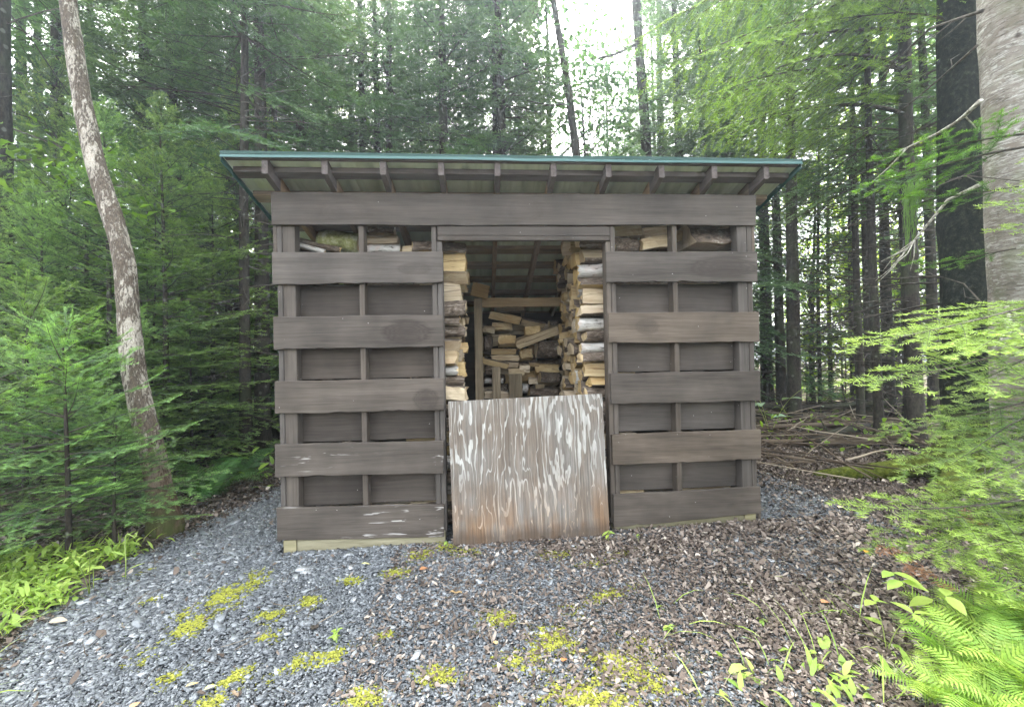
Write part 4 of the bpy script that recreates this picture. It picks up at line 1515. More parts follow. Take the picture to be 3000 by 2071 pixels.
MOSS = [(-0.02, -0.52, 0.24, 0.10, -1.92), (0.08, -0.42, 0.12, 0.07, -1.2), (-0.02, -0.81, 0.20, 0.07, -1.97), (0.72, -0.45, 0.08, 0.05, 0.0), (1.12, -0.16, 0.15, 0.07, 0.55),
        (1.22, -0.10, 0.12, 0.08, 0.2), (1.39, -0.18, 0.12, 0.07, 0.27), (0.38, -0.74, 0.09, 0.06, 0.18), (0.53, -0.66, 0.07, 0.05, 0.1), (0.42, -0.96, 0.06, 0.05, 0.34), (1.05, -1.0, 0.05, 0.03, 0.2),
        (0.83, -1.12, 0.09, 0.05, 0.35), (0.16, -1.15, 0.06, 0.04, 1.05), (0.41, -1.24, 0.10, 0.04, 0.82), (0.42, -1.34, 0.06, 0.05, 0.5), (1.04, -1.40, 0.09, 0.06, 0.2), (1.34, -1.30, 0.10, 0.06, 0.3),
        (2.16, -1.35, 0.18, 0.13, 0.26), (1.98, -1.50, 0.24, 0.10, 0.03), (1.83, -1.18, 0.18, 0.10, 0.7), (2.24, -0.82, 0.20, 0.05, 0.37), (0.98, -0.40, 0.11, 0.06, 0.23), (0.67, -1.16, 0.08, 0.05, 0.5),
        (-0.45, -0.52, 0.05, 0.03, 0.5), (-0.75, -0.11, 0.07, 0.03, 0.9), (2.51, -0.35, 0.12, 0.05, 0.1), (2.05, -0.30, 0.14, 0.06, 0.1), (2.3, -0.45, 0.12, 0.05, 0.1), (1.6, -0.95, 0.12, 0.06, 0.3)]


def moss_amount(x, y):
    a = np.zeros_like(x)
    nz = 0.26 * np.sin(x * 41 + 3 * np.sin(y * 23)) * np.sin(y * 47 + 2 * np.sin(x * 29)) + 0.20 * np.sin(x * 17 + y * 21) + 0.24 * np.sin(x * 113 + 4 * np.sin(y * 61)) * np.sin(y * 97 + 3 * np.sin(x * 71))
    for cx, cy, rx, ry, th in MOSS:
        c, s = math.cos(th), math.sin(th)
        u, v = ((x - cx) * c + (y - cy) * s) / rx, (-(x - cx) * s + (y - cy) * c) / ry
        a = np.maximum(a, 1.18 - 0.78 * np.hypot(u, v) + 1.3 * nz)
    return np.clip(a, 0, 1)


def in_shed(x, y):
    return (x > 0.03) & (x < 3.74) & (y > 0.0) & (y < 2.5)


scatter_slabs(430000, (-1.5, 4.6), (-1.9, 2.2), (0.0098, 0.55), 0.09, M['slate'], 'slate_gravel', 'blue-grey slate chips covering the pad before the shed', 'gravel',
              lambda x, y: np.where(in_shed(x, y), 0, (1 - 0.86 * litter_amount(x, y)) * (1 - 0.9 * moss_amount(x, y) ** 2)),
              lambda r, n, x, y: r.beta(2.0, 2.6, n) * np.where(x > 2.6, 0.72, 1.0) + (r.uniform(0, 1, n) > 0.985) * 0.4, 31)
scatter_slabs(2600, (-1.2, 4.0), (-1.9, 1.0), (0.028, 0.35), 0.07, M['slate'], 'slate_flakes', 'larger flat slate flakes scattered through the gravel', 'gravel',
              lambda x, y: np.where(in_shed(x, y), 0, (1 - 0.8 * litter_amount(x, y)) * (1 - 0.9 * moss_amount(x, y))),
              lambda r, n, x, y: r.beta(2.4, 2.0, n), 32, tilt=0.18, lift=0.002)
scatter_slabs(470000, (-3.2, 7.5), (-2.0, 6.0), (0.0112, 0.5), 0.02, M['dryleaf'], 'leaf_litter', 'brown dry leaf litter covering the ground around the gravel', 'leaf litter',
              lambda x, y: np.where(in_shed(x, y), 0, np.clip(litter_amount(x, y) ** 1.5 * 1.1, 0.02, 1)),
              lambda r, n, x, y: r.beta(1.4, 2.8, n) + (r.uniform(0, 1, n) > 0.97) * 0.5, 33, tilt=0.45, elong=1.6, lift=0.004, curl=True)
scatter_slabs(70000, (0.9, 4.4), (-1.9, 0.0), (0.011, 0.4), 0.04, M['dryleaf'], 'leaf_crumbs', 'brown leaf crumbs and bark bits strewn over the gravel', 'leaf litter',
              lambda x, y: np.clip(0.25 + 0.9 * litter_amount(x, y), 0, 1), lambda r, n, x, y: r.beta(1.8, 2.2, n), 34, tilt=0.3, elong=2.2, lift=0.005, curl=True)


def moss_mesh():
    r = np.random.default_rng(44)
    n = 480000
    x, y = r.uniform(-1.1, 2.9, n), r.uniform(-1.75, 0.05, n)
    a = moss_amount(x, y)
    k = r.uniform(0, 1, n) < np.maximum(a ** 1.4 * 0.72, 0.05 * (a > 0))
    x, y, a = x[k], y[k], a[k]
    n = len(x)
    z = gz(x, y) + 0.000 + 0.005 * a
    s = r.uniform(0.0035, 0.0085, n)
    az = r.uniform(0, 6.28, n)
    up = 0.004 + 0.006 * a * r.uniform(0.3, 1.2, n)
    Vs = []
    for q in (0, 2.1, 4.2):
        Vs.append(np.stack([x + s * np.cos(az + q), y + s * np.sin(az + q), z + up * r.uniform(0.1, 1.0, n) - 0.004], 1))
    V = np.stack(Vs, 1).reshape(-1, 3)
    ti = np.clip(r.normal(0.28, 0.18, n) + 0.55 * a, 0, 1)
    return mk_mesh('moss', V, np.arange(3 * n).reshape(-1, 3), [M['moss']], None, np.repeat(ti, 3))


tag(link('moss', moss_mesh()), 'yellow-green moss growing in patches on the gravel', 'moss', kind='stuff')


def stick_mesh(pts, r0, seed, tint=None):
    r = np.random.default_rng(seed)
    V, F = tube(pts, np.linspace(r0, r0 * 0.45, len(pts)), 5, 0.12, r=r)
    return V, F


def scatter_sticks(n, xr, yr, Lr, rr, name, label, dens, seed, lift=0.0, rise=0.05):
    r = np.random.default_rng(seed)
    mb = MB()
    c = 0
    while c < n:
        x, y = r.uniform(*xr), r.uniform(*yr)
        if in_shed(x, y) or r.random() > dens(x, y):
            continue
        c += 1
        L = r.uniform(*Lr)
        az = r.uniform(0, 6.28)
        d = np.array([math.cos(az), math.sin(az), 0])
        s = np.array([-d[1], d[0], 0]) * r.uniform(-0.2, 0.2)
        z0, z1 = lift * r.random(), lift * r.random() + rise * r.random()
        P = []
        for t in np.linspace(-0.5, 0.5, 5):
            p = np.array([x, y, 0]) + d * L * t + s * L * (t * t) + r.standard_normal(3) * 0.012 * L
            p[2] = float(gz(p[0], p[1])) + 0.006 + (z0 + (z1 - z0) * (t + 0.5)) + 0.01 * L * r.random()
            P.append(p)
        V, F = tube(P, np.linspace(1, 0.4, 5) * r.uniform(*rr), 5, 0.1, r=r)
        mb.add(V, F, 0, True, r.uniform(0.0, 1.0) ** 1.3)
    return tag(link(name, mb.mesh(name, [M['stick']], True)), label, 'sticks', kind='stuff')


scatter_sticks(420, (-1.1, 4.3), (-1.9, 1.4), (0.03, 0.16), (0.0010, 0.0024), 'twigs', 'thin dry twigs and needles lying over the gravel', lambda x, y: 0.7, 51)
scatter_sticks(520, (3.9, 10.5), (0.6, 8.5), (0.4, 1.9), (0.005, 0.016), 'brushwood', 'tangle of dead brushwood on the forest floor right of the shed', lambda x, y: 0.9 if 1.4 < y < 6 else 0.45, 52, 0.22, 0.28)
scatter_sticks(260, (-6.5, -0.4), (1.0, 8.5), (0.3, 1.5), (0.004, 0.012), 'fallen_twigs', 'dead twigs lying under the trees left of the shed', lambda x, y: 0.6, 53, 0.06, 0.1)

# fallen logs right of the shed
FL = [((3.95, 2.55), (8.6, 1.75), 0.062, 0.07, 'long brown barkless log lying lowest across the brush right of the shed', 'stick'),
      ((4.1, 3.15), (7.6, 2.75), 0.05, 0.13, 'split reddish log lying just behind the lowest fallen log', 'stick'),
      ((3.9, 2.35), (4.9, 2.35), 0.05, 0.08, 'short grey log end touching the right rear of the shed', 'b_dark'),
      ((5.6, 4.6), (8.8, 3.9), 0.06, 0.32, 'dark log raised on the brush pile farther back', 'b_dark'),
      ((4.6, 3.9), (9.6, 4.9), 0.045, 0.18, 'thin dark pole lying at the rear of the brush pile', 'b_dark'),
      ((5.9, 2.15), (9.4, 3.3), 0.07, 0.10, 'thick dark log slanting away behind the young fir', 'b_dark')]
for (x0, y0), (x1, y1), rad, h, lab, mt in FL:
    mb = MB()
    P = [np.array([x0 + (x1 - x0) * t, y0 + (y1 - y0) * t + 0.06 * math.sin(t * 5), float(gz(x0 + (x1 - x0) * t, y0 + (y1 - y0) * t)) + h + 0.03 * math.sin(4 * t + x0)]) for t in np.linspace(0, 1, 22)]
    V, F = tube(P, np.linspace(rad, rad * 0.62, 22), 10, 0.10)
    mb.add(V, F, 0, True, 0.5)
    for q in range(5):
        i = rnd.randrange(3, 20)
        d = np.array([rnd.uniform(-0.3, 0.3), rnd.uniform(-0.5, 0.5), rnd.uniform(0.1, 0.6)])
        V, F = tube([P[i], P[i] + d * 0.3, P[i] + d * 0.6 + np.array([0.05, 0, -0.05])], [0.014, 0.01, 0.005], 5, 0.1)
        mb.add(V, F, 0, True, 0.4)
    tag(link('fallen_log', mb.mesh('fallen_log', [M[mt]], True)), lab, 'log', 'fallen logs right of the shed')
# ------------------------------------------------------------------ low plants
def blades(pos, L, W, r, mat_t=(0, 1), el=(0.25, 1.1), seg=3):
    """lance-shaped arching leaves growing from the given points"""
    n = len(pos)
    az = r.uniform(0, 6.28, n)
    e0 = r.uniform(*el, n)
    Ln = L * r.uniform(0.5, 1.25, n)
    Wn = W * r.uniform(0.6, 1.2, n)
    Vs = []
    P = np.array(pos)
    side = np.stack([-np.sin(az), np.cos(az), r.uniform(-0.4, 0.4, n)], 1)
    bendf = r.uniform(0.6, 1.6, n)
    for i in range(seg + 1):
        t = i / seg
        e = e0 - bendf * t
        w = math.sin(PI * (0.08 + 0.92 * t) ** 0.8) if i < seg else 0.02
        Vs.append(P - side * (Wn * w * 0.5)[:, None])
        Vs.append(P + side * (Wn * w * 0.5)[:, None])
        if i < seg:
            d = np.stack([np.cos(az) * np.cos(e), np.sin(az) * np.cos(e), np.sin(e)], 1)
            P = P + d * (Ln / seg)[:, None]
    V = np.stack(Vs, 1).reshape(-1, 3)
    k = 2 * (seg + 1)
    b = np.arange(n)[:, None] * k
    F = np.concatenate([b + np.array([[2 * i, 2 * i + 1, 2 * i + 3, 2 * i + 2]]) for i in range(seg)])
    ti = np.clip(r.normal(0.5, 0.22, n), 0, 1)
    return V, F, np.repeat(ti, k)


def weed_patch(name, label, n, xr, yr, dens, L, W, seed, h=0.07, mat='weed'):
    r = np.random.default_rng(seed)
    x, y = r.uniform(*xr, n), r.uniform(*yr, n)
    k = r.uniform(0, 1, n) < dens(x, y)
    x, y = x[k], y[k]
    z = gz(x, y) + r.uniform(0, 1, len(x)) ** 1.5 * h
    V, F, T = blades(np.stack([x, y, z], 1), L, W, r)
    return tag(link(name, mk_mesh(name, V, F, [M[mat]], None, T)), label, 'weeds', kind='stuff')


def left_dens(x, y):
    rim = side_line(y) - 0.02 + 0.09 * np.sin(y * 9) + 0.05 * np.sin(y * 23)
    d = np.clip((rim - x) / 0.16, 0, 1)
    pat = 0.5 + 0.5 * np.sin(x * 11 + 2 * np.sin(y * 7)) * np.sin(y * 13 + x * 5)
    return d * (0.25 + 0.75 * pat) * np.clip((0.35 - y) / 0.3, 0, 1)


weed_patch('weeds', 'bright green weeds and grass along the left rim of the gravel', 15000, (-2.6, -0.4), (-1.9, 0.4), left_dens, 0.10, 0.022, 61, 0.09)
weed_patch('grass_blades', 'long thin grass among the weeds left of the gravel', 3600, (-2.6, -0.4), (-1.9, 0.4), left_dens, 0.22, 0.006, 62, 0.03)
weed_patch('weeds', 'lily-like leaves and grass sprouting at the lower right corner', 560, (2.2, 4.2), (-2.1, -0.9),
           lambda x, y: np.clip(1.25 - np.hypot((x - 2.95) / 0.62, (y + 1.68) / 0.34), 0, 1), 0.085, 0.030, 63, 0.02)
weed_patch('grass_blades', 'thin grass blades at the lower right corner of the gravel', 200, (2.3, 4.2), (-2.0, -0.7),
           lambda x, y: np.clip(1.3 - np.hypot((x - 3.1) / 0.8, (y + 1.45) / 0.5), 0, 1), 0.24, 0.006, 64, 0.02)
weed_patch('undergrowth', 'low green undergrowth on the forest floor behind', 24000, (-9, 13), (1.5, 17),
           lambda x, y: np.where((np.abs(x - 1.9) < 2.6) & (y < 3), 0, np.clip(0.15 + 0.5 * np.sin(x * 1.3 + y) * np.sin(y * 0.8 - x * 0.5) + np.clip((y - 6) / 8, 0, 0.5), 0, 1)), 0.15, 0.055, 65, 0.35, 'leaf')


def frond_mesh(L, r, mat, pairs=16):
    """fern frond: arching rachis, each pinna cut into little teeth"""
    V, F, T = [], [], []
    n = pairs
    P = []
    p = np.zeros(3)
    e = 1.15
    for i in range(n + 1):
        P.append(p)
        p = p + np.array([math.cos(e), 0, math.sin(e)]) * L / n
        e -= 1.75 / n * (0.4 + 1.2 * i / n)
    P = np.array(P)
    R = np.linspace(0.0026, 0.0006, n + 1)
    tv, tf = tube(P, R, 4)
    V += [tuple(v) for v in tv]
    F += tf
    T += [0.7] * len(tv)
    for i in range(3, n):
        f = (i - 3) / (n - 3)
        pl = 0.33 * L * (math.sin(PI * (0.22 + 0.78 * f)) ** 0.75) * (1 - 0.25 * f)
        pl = max(pl, 0.012)
        ax = norm(P[min(i + 1, n)] - P[i - 1])
        up = np.cross(ax, np.array([0, 1.0, 0]))
        for s in (-1, 1):
            d = norm(ax * 0.42 + np.array([0, s, 0]) + (-up) * r.uniform(-0.05, 0.20))
            w = L * 0.0205 * (1.15 - 0.5 * f)
            m = 6
            b = len(V)
            for q in range(m + 1):
                t = q / m
                c = P[i] + d * pl * t + np.array([0, 0, -0.10 * pl * t * t])
                ww = w * (0.55 + 0.45 * math.sin(PI * min(1, t * 1.6 + 0.2))) * (1 - t ** 2.2)
                V += [tuple(c + ax * ww + d * 0.07 * pl), tuple(c), tuple(c - ax * ww + d * 0.07 * pl)]
                T += [min(1, max(0, 0.22 + 0.4 * f + 0.25 * math.sin(i * 1.7) + r.uniform(-0.15, 0.15)))] * 3
            for q in range(m):
                k = b + 3 * q
                V += [tuple(np.array(V[k]) * 0.5 + np.array(V[k + 3]) * 0.5 - ax * w * 0.28), tuple(np.array(V[k + 2]) * 0.5 + np.array(V[k + 5]) * 0.5 + ax * w * 0.28)]
                T += [0.5, 0.5]
                n1, n2 = len(V) - 2, len(V) - 1
                F += [(k + 1, k, n1), (k + 1, n1, k + 4), (n1, k + 3, k + 4), (k + 1, n2, k + 2), (k + 1, k + 4, n2), (n2, k + 4, k + 5)]
    return mk_mesh('frond', V, F, [mat], None, T)


rf = np.random.default_rng(71)
FR = [frond_mesh(0.50, rf, M['fern'], 24) for _ in range(3)]
FRD = [frond_mesh(0.62, rf, M['fern_dark'], 26) for _ in range(2)]


def fern(x, y, nf, size, label, fr=FR, tilt=0.0, az0=None):
    root = empty('fern', (x, y, float(gz(x, y)) + 0.01))
    tag(root, label, 'fern', 'ferns')
    a0 = rf.uniform(0, 6.28) if az0 is None else az0
    for k in range(nf):
        link('frond', fr[k % len(fr)], root, rot=(rf.uniform(-0.2, 0.2), rf.uniform(-0.15, 0.35) + tilt, a0 + 2 * PI * k / nf + rf.uniform(-0.35, 0.35)),
             scale=size * rf.uniform(0.8, 1.15))
    return root


for (px, dp, nf, sz, lab) in ((2120, 1.70, 5, 0.42, 'small fern with its frond tips over the bare leaf litter, leftmost of the right-hand ferns'),
                              (2205, 1.60, 6, 0.55, 'yellow-green fern near the bottom edge, second of the right-hand ferns'),
                              (2325, 1.52, 6, 0.62, 'fern in the lower right corner of the view'),
                              (2215, 1.90, 6, 0.55, 'fern directly below the broad-leaved seedling and fir boughs'),
                              (2315, 1.85, 6, 0.66, 'fern at the right edge under the low fir boughs'),
                              (2400, 1.65, 6, 0.75, 'fern cut off by the right edge of the view'),
                              (2090, 1.55, 5, 0.40, 'little fern at the left rim of the clump, near the lily-like leaves'),
                              (2160, 1.85, 6, 0.50, 'fern between the leftmost small fern and the taller seedling'),
                              (2170, 1.46, 6, 0.48, 'bright fern at the bottom edge, left part of the clump'),
                              (2265, 1.72, 5, 0.50, 'fern in the thick of the clump, between four others'),
                              (2270, 1.42, 6, 0.52, 'bright fern lowest at the bottom edge, right side')):
    x, y = heading(px, dp)
    fern(x, y, nf, sz * 1.22, lab, tilt=-0.15)
x, y = heading(470, 4.3)
fern(x, y, 9, 1.05, 'dark green fern in the shade behind the crooked birch trunk', FRD)
x, y = heading(545, 4.9)
fern(x, y, 7, 0.9, 'dark fern beside the left wall of the shed', FRD)


def leaf_shape(L, W, fold=0.25, n=5):
    """one broad leaf along +X"""
    V, F = [], []
    for i in range(n + 1):
        t = i / n
        w = W * 0.5 * math.sin(PI * t ** 0.85) if i < n else 0.0
        z = -0.18 * L * t * t
        V += [(L * t, -w, z + fold * w), (L * t, 0, z), (L * t, w, z + fold * w)]
    for i in range(n):
        a = 3 * i
        F += [(a, a + 1, a + 4, a + 3), (a + 1, a + 2, a + 5, a + 4)]
    return V, F


def seedling(px, dp, h, nl, L, W, label, mat='weed', name='seedling', whorl=True, cat='plant', xy=None, tint=0.6, stalks=1):
    """little broad-leaved plant: stem (part) and leaves (parts)"""
    x, y = xy if xy else heading(px, dp)
    root = empty(name, (x, y, float(gz(x, y))))
    tag(root, label, cat)
    r = np.random.default_rng(int(abs(px) * 7 + nl))
    lv, lf = leaf_shape(L, W)
    me = mk_mesh('leaf', lv, lf, [M[mat]], None, [tint] * len(lv), True)
    mb = MB()
    for st in range(stalks):
        a0 = r.uniform(0, 6.28)
        lean = 0.0 if stalks == 1 else 0.5
        tip = np.array([math.cos(a0) * lean * h, math.sin(a0) * lean * h, h * r.uniform(0.75, 1.0)])
        P = bez((0, 0, -0.01), (tip[0] * 0.25, tip[1] * 0.25, h * 0.6), tip, 7)
        V, F = tube(P, np.linspace(0.0022, 0.001, 7) * (1 + h), 5)
        mb.add(V, F, 0, True, 0.4)
        k = nl // stalks
        for i in range(k):
            t = 1.0 if whorl and i < k * 0.6 else r.uniform(0.45, 0.95)
            q = P[min(6, int(t * 6))]
            link('leaf', me, root, loc=q, rot=(r.uniform(-0.25, 0.25), r.uniform(-0.25, 0.35), a0 + i * 2.4 + r.uniform(-0.3, 0.3)), scale=r.uniform(0.7, 1.15))
    link('stem', mb.mesh('stem', [M['stalk']], True), root)
    return root


seedling(1985, 1.83, 0.20, 9, 0.075, 0.042, 'low broad-leaved seedling spreading over the leaf litter at right', stalks=2)
seedling(2060, 1.98, 0.30, 11, 0.10, 0.055, 'taller broad-leaved seedling under the lowest fir bough at right', stalks=3)
seedling(1365, 2.98, 0.10, 6, 0.055, 0.026, 'yellow-green sprout at the foot of the plywood, right corner')
seedling(1432, 2.98, 0.05, 4, 0.03, 0.016, 'tiny sprout under the lowest right slat')
seedling(750, 2.02, 0.065, 12, 0.032, 0.020, 'little leafy plant growing on a moss cushion in the gravel', whorl=False, stalks=3)
seedling(1497, 2.02, 0.03, 5, 0.034, 0.022, 'flat rosette of small round leaves in the gravel, right of centre')
seedling(1478, 2.2, 0.02, 3, 0.025, 0.016, 'tiny two-leaved sprout in the gravel right of centre')
seedling(1000, 2.98, 0.05, 6, 0.035, 0.02, 'small green sprout at the foot of the left door post')
seedling(205, 2.62, 0.15, 6, 0.07, 0.035, 'round-leaved seedling rising from the weeds at left')
seedling(150, 2.72, 0.13, 5, 0.075, 0.05, 'pale broad-leaved plant at the back of the weeds, under the fir')
seedling(395, 3.60, 0.09, 7, 0.05, 0.03, 'small leafy plant on the ground just right of the birch foot', mat='leaf')
seedling(1735, 6.2, 1.0, 14, 0.17, 0.125, 'pale blue-green broad-leaved bush beside the right rear of the shed', mat='blueleaf', name='bush', cat='bush', stalks=3, whorl=False)
seedling(1850, 7.6, 0.45, 5, 0.13, 0.09, 'small pale-leaved bush among the brush right of the shed', mat='blueleaf', name='bush', cat='bush', stalks=1)
seedling(1705, 2.05, 0.03, 5, 0.034, 0.02, 'small sprout in the leaf litter at the bottom right', tint=0.3)
# tall bare stalks at the left
x, y = heading(277, 2.72)
mb = MB()
P = [(0, 0, 0), (0.004, 0, 0.12), (0.0, 0.0, 0.22), (0.004, 0, 0.285), (0.016, 0, 0.298), (0.035, 0, 0.283), (0.055, 0, 0.270), (0.068, 0, 0.278), (0.070, 0, 0.292), (0.060, 0, 0.297)]
V, F = tube(P, [0.0032] * 6 + [0.0026] * 4, 5)
mb.add(V, F, 0, True, 0.9)
root = empty('curled_stalk', (x, y, float(gz(x, y))), 0.1)
tag(root, 'pale stalk curled over like a hook at the left rim of the gravel', 'plant')
link('stem', mb.mesh('stem', [M['stalk']], True), root)
lv, lf = leaf_shape(0.11, 0.024)
lm = mk_mesh('leaf', lv, lf, [M['weed']], None, [0.7] * len(lv), True)
for zz, az in ((0.05, 0.2), (0.15, 3.0), (0.02, 5.2)):
    link('leaf', lm, root, loc=(0, 0, zz), rot=(0, -0.5, az))
seedling(196, 2.55, 0.34, 9, 0.075, 0.018, 'tall thin plant with a star of narrow leaves in front of the left fir', stalks=2)

# single fallen leaves and bits that stand out on the gravel
def flat_leaf(px, dp, L, W, col, label, rz, curl=0.3):
    x, y = heading(px, dp)
    m = simple('fallen_leaf_' + label.split()[0], col, 0.7, 0.25)
    lv, lf = leaf_shape(L, W, curl, 6)
    o = link('fallen_leaf', mk_mesh('fallen_leaf', [(a - L / 2, b, c + 0.25 * W) for a, b, c in lv], lf, [m], None, None, True),
             loc=(x, y, float(gz(x, y)) + 0.014), rot=(rnd.uniform(-0.15, 0.15), rnd.uniform(-0.1, 0.2), rz))
    tag(o, label, 'leaf')


def gdep(py, px):
    """distance of a ground point seen at a given height in the view"""
    hor = 1044 - (px * 1.2976 - 1500) * 0.0191
    return (1.4097 - 0.03) * FOC / (py * 1.2976 - hor)


for px, py, L, W, col, lab, rz in ((1945, 1267, 0.05, 0.035, (0.75, 0.36, 0.03), 'orange-yellow fallen leaf on the dark gravel at right', 0.4),
                                   (1850, 1380, 0.055, 0.038, (0.52, 0.25, 0.13), 'tan oval fallen leaf on the litter right of centre', 0.2),
                                   (466, 1548, 0.05, 0.032, (0.52, 0.55, 0.25), 'pale green fallen leaf near the bottom edge, left', 0.9),
                                   (424, 1538, 0.045, 0.016, (0.62, 0.45, 0.18), 'narrow yellow-brown fallen leaf beside a pale green one', 0.6),
                                   (295, 1585, 0.04, 0.03, (0.50, 0.29, 0.15), 'curled brown fallen leaf at the bottom edge, left', 1.3),
                                   (1893, 1166, 0.09, 0.055, (0.62, 0.50, 0.30), 'pale tattered fallen leaf near the mossy root at right', 0.3),
                                   (948, 1287, 0.055, 0.035, (0.34, 0.17, 0.08), 'red-brown fallen leaf on the moss before the doorway', 0.5),
                                   (1260, 1500, 0.04, 0.03, (0.50, 0.21, 0.08), 'rust-coloured fallen leaf on the moss near the bottom edge', 1.0),
                                   (1302, 1482, 0.04, 0.028, (0.60, 0.36, 0.15), 'light orange fallen leaf right of a rust-coloured one', 0.2),
                                   (1106, 1457, 0.035, 0.022, (0.58, 0.38, 0.16), 'small ochre fallen leaf in the middle of the gravel', 2.0),
                                   (125, 1392, 0.075, 0.05, (0.42, 0.33, 0.24), 'big curled grey-brown dead leaf among the left weeds', 0.4),
                                   (818, 1272, 0.06, 0.02, (0.50, 0.50, 0.22), 'long pale olive fallen leaf before the left sill', 0.1)):
    flat_leaf(px, gdep(py, px), L, W, col, lab, rz)
# bark strips and wood chips
for px, py, L, w, rz, lab in ((1780, 1405, 0.16, 0.026, 2.0, 'grey peeled bark strip lying on the litter at right'), (1735, 1428, 0.09, 0.03, 0.4, 'short curled grey bark piece left of a long strip'),
                              (1020, 1340, 0.07, 0.012, 2.9, 'pale wood splinter on the gravel before the doorway'), (700, 1414, 0.04, 0.035, 0.2, 'dark thin slate piece standing out in the gravel'),
                              (520, 1560, 0.05, 0.014, 2.5, 'white wood chip near the bottom edge, left')):
    x, y = heading(px, gdep(py, px))
    V, F = [], []
    for i in range(8):
        t = i / 7 - 0.5
        ww = w * 0.5 * (0.75 + 0.4 * math.sin(i * 2.1 + px))
        for s in (-1, -0.3, 0.4, 1):
            V.append((L * t, ww * s, 0.004 + 0.006 * s * s + 0.004 * math.sin(i * 1.3)))
        for s in (1, 0.4, -0.3, -1):
            V.append((L * t, ww * s, 0.001 + 0.006 * s * s + 0.004 * math.sin(i * 1.3)))
    for i in range(7):
        for k in range(8):
            F.append((i * 8 + k, i * 8 + (k + 1) % 8, (i + 1) * 8 + (k + 1) % 8, (i + 1) * 8 + k))
    F += [tuple(range(8))[::-1], tuple(56 + k for k in range(8))]
    mm = M['b_rough'] if 'bark' in lab else (M['roof_under'] if False else (M['frame_x'] if 'wood' in lab else M['limb']))
    o = link('bark_strip' if 'bark' in lab else ('wood_chip' if 'wood' in lab else 'slate_piece'), mk_mesh('strip', V, F, [mm]), loc=(x, y, float(gz(x, y)) + 0.008), rot=(0, 0, rz))
    tag(o, lab, 'bark' if 'bark' in lab else ('wood chip' if 'wood' in lab else 'stone'))

# ------------------------------------------------------------------ trees one can point to
# crooked birch left of the shed
def from_view(px, py, dp):
    x, y = heading(px, dp)
    hor = 1044 - (px * 1.2976 - 1500) * 0.0191
    return np.array([x, y, CAM[2] + (hor - py * 1.2976) / FOC * dp])


bp = [(374, 1215, 3.46), (366, 1160, 3.47), (352, 1080, 3.48), (333, 980, 3.5), (306, 880, 3.52), (297, 790, 3.55), (291, 700, 3.56), (288, 620, 3.57), (276, 555, 3.58), (254, 480, 3.6),
      (226, 390, 3.62), (208, 310, 3.64), (194, 230, 3.66), (181, 150, 3.68), (170, 70, 3.7), (162, 0, 3.72), (152, -120, 3.75), (150, -300, 3.8), (170, -560, 3.8), (180, -900, 3.8)]
pts = np.array([from_view(*q) for q in bp])
pts[0][2] = float(gz(pts[0][0], pts[0][1])) - 0.06
b0 = pts[0].copy()
b0[2] = float(gz(b0[0], b0[1]))
t = np.linspace(0, len(pts) - 1, 64)
sm = np.stack([np.interp(t, np.arange(len(pts)), pts[:, k]) for k in range(3)], 1)
for _ in range(4):
    sm[1:-1] = 0.25 * sm[:-2] + 0.5 * sm[1:-1] + 0.25 * sm[2:]
root = empty('birch_tree', tuple(b0))
tag(root, 'crooked birch trunk with pale flaking bark, bent left above the fir saplings', 'tree')
loc = sm - b0
link('trunk', trunk_mesh('birch_trunk', 1, 0.091, 0.053, [M['b_flaky']], rt, 24, 0.06, flare=1.45, path=loc), root)
cr = leafy_tree(3.6, 0.6, 1.9, 110, 34, 0.11, 0.075, rt, spread=0.25)
o = link('crown', crown_mesh('birch_crown', cr, M['leaf'], M['limb']), root, loc=tuple(loc[-1] - np.array([0, 0, 2.4])))

# big grey fir trunk at the right edge
x, y = heading(2332, 2.92)
root = empty('fir_tree', (x, y, float(gz(x, y))))
tag(root, 'big grey fir trunk with lichen streaks at the right edge of the view', 'tree')
nst = 60
t = np.linspace(0, 1, nst)
path = np.stack([-0.03 * np.sin(t * 2) - 0.05 * t, 0.04 * t, 11 * t - 0.15], 1)
link('trunk', trunk_mesh('fir_trunk', 11, 0.205, 0.14, [M['b_fir']], rt, 30, 0.03, flare=1.3, path=path), root)
cr = conifer_crown(T_FAR, L_FAR, 16.0, 7.5, 2.3, 0.5, 5, rt, e_top=45, e_bot=-15, keep=0.85)
link('crown', crown_mesh('fir_crown', cr, M['needle_far'], M['limb']), root)
NR = np.array([x, y, 0.0])


def dead_branch(root, base, P, r0, mat, label=None, fork=4, seed=1):
    r = np.random.default_rng(seed)
    P = np.asarray(P, float)
    mb = MB()
    V, F = tube(P, np.linspace(r0, r0 * 0.3, len(P)), 7, 0.12, r=r)
    mb.add(V, F, 0, True)
    for _ in range(fork):
        i = r.integers(1, len(P) - 1)
        d = norm(P[i + 1] - P[i] + r.normal(0, 0.5, 3) * np.linalg.norm(P[i + 1] - P[i]))
        L = r.uniform(0.12, 0.45)
        q = np.array([P[i], P[i] + d * L * 0.5, P[i] + d * L + r.normal(0, 0.04, 3)])
        V, F = tube(q, np.array([0.4, 0.3, 0.12]) * r0, 5, 0.1, r=r)
        mb.add(V, F, 0, True)
    o = link('dead_branch', mb.mesh('dead_branch', [M[mat]]), root)
    if label:
        o['label'] = label
    return o


def vpath(root, q, n=9):
    pp = np.array([from_view(*k) for k in q]) - np.array(root.location)
    t = np.linspace(0, len(pp) - 1, n)
    return np.stack([np.interp(t, np.arange(len(pp)), pp[:, k]) for k in range(3)], 1)


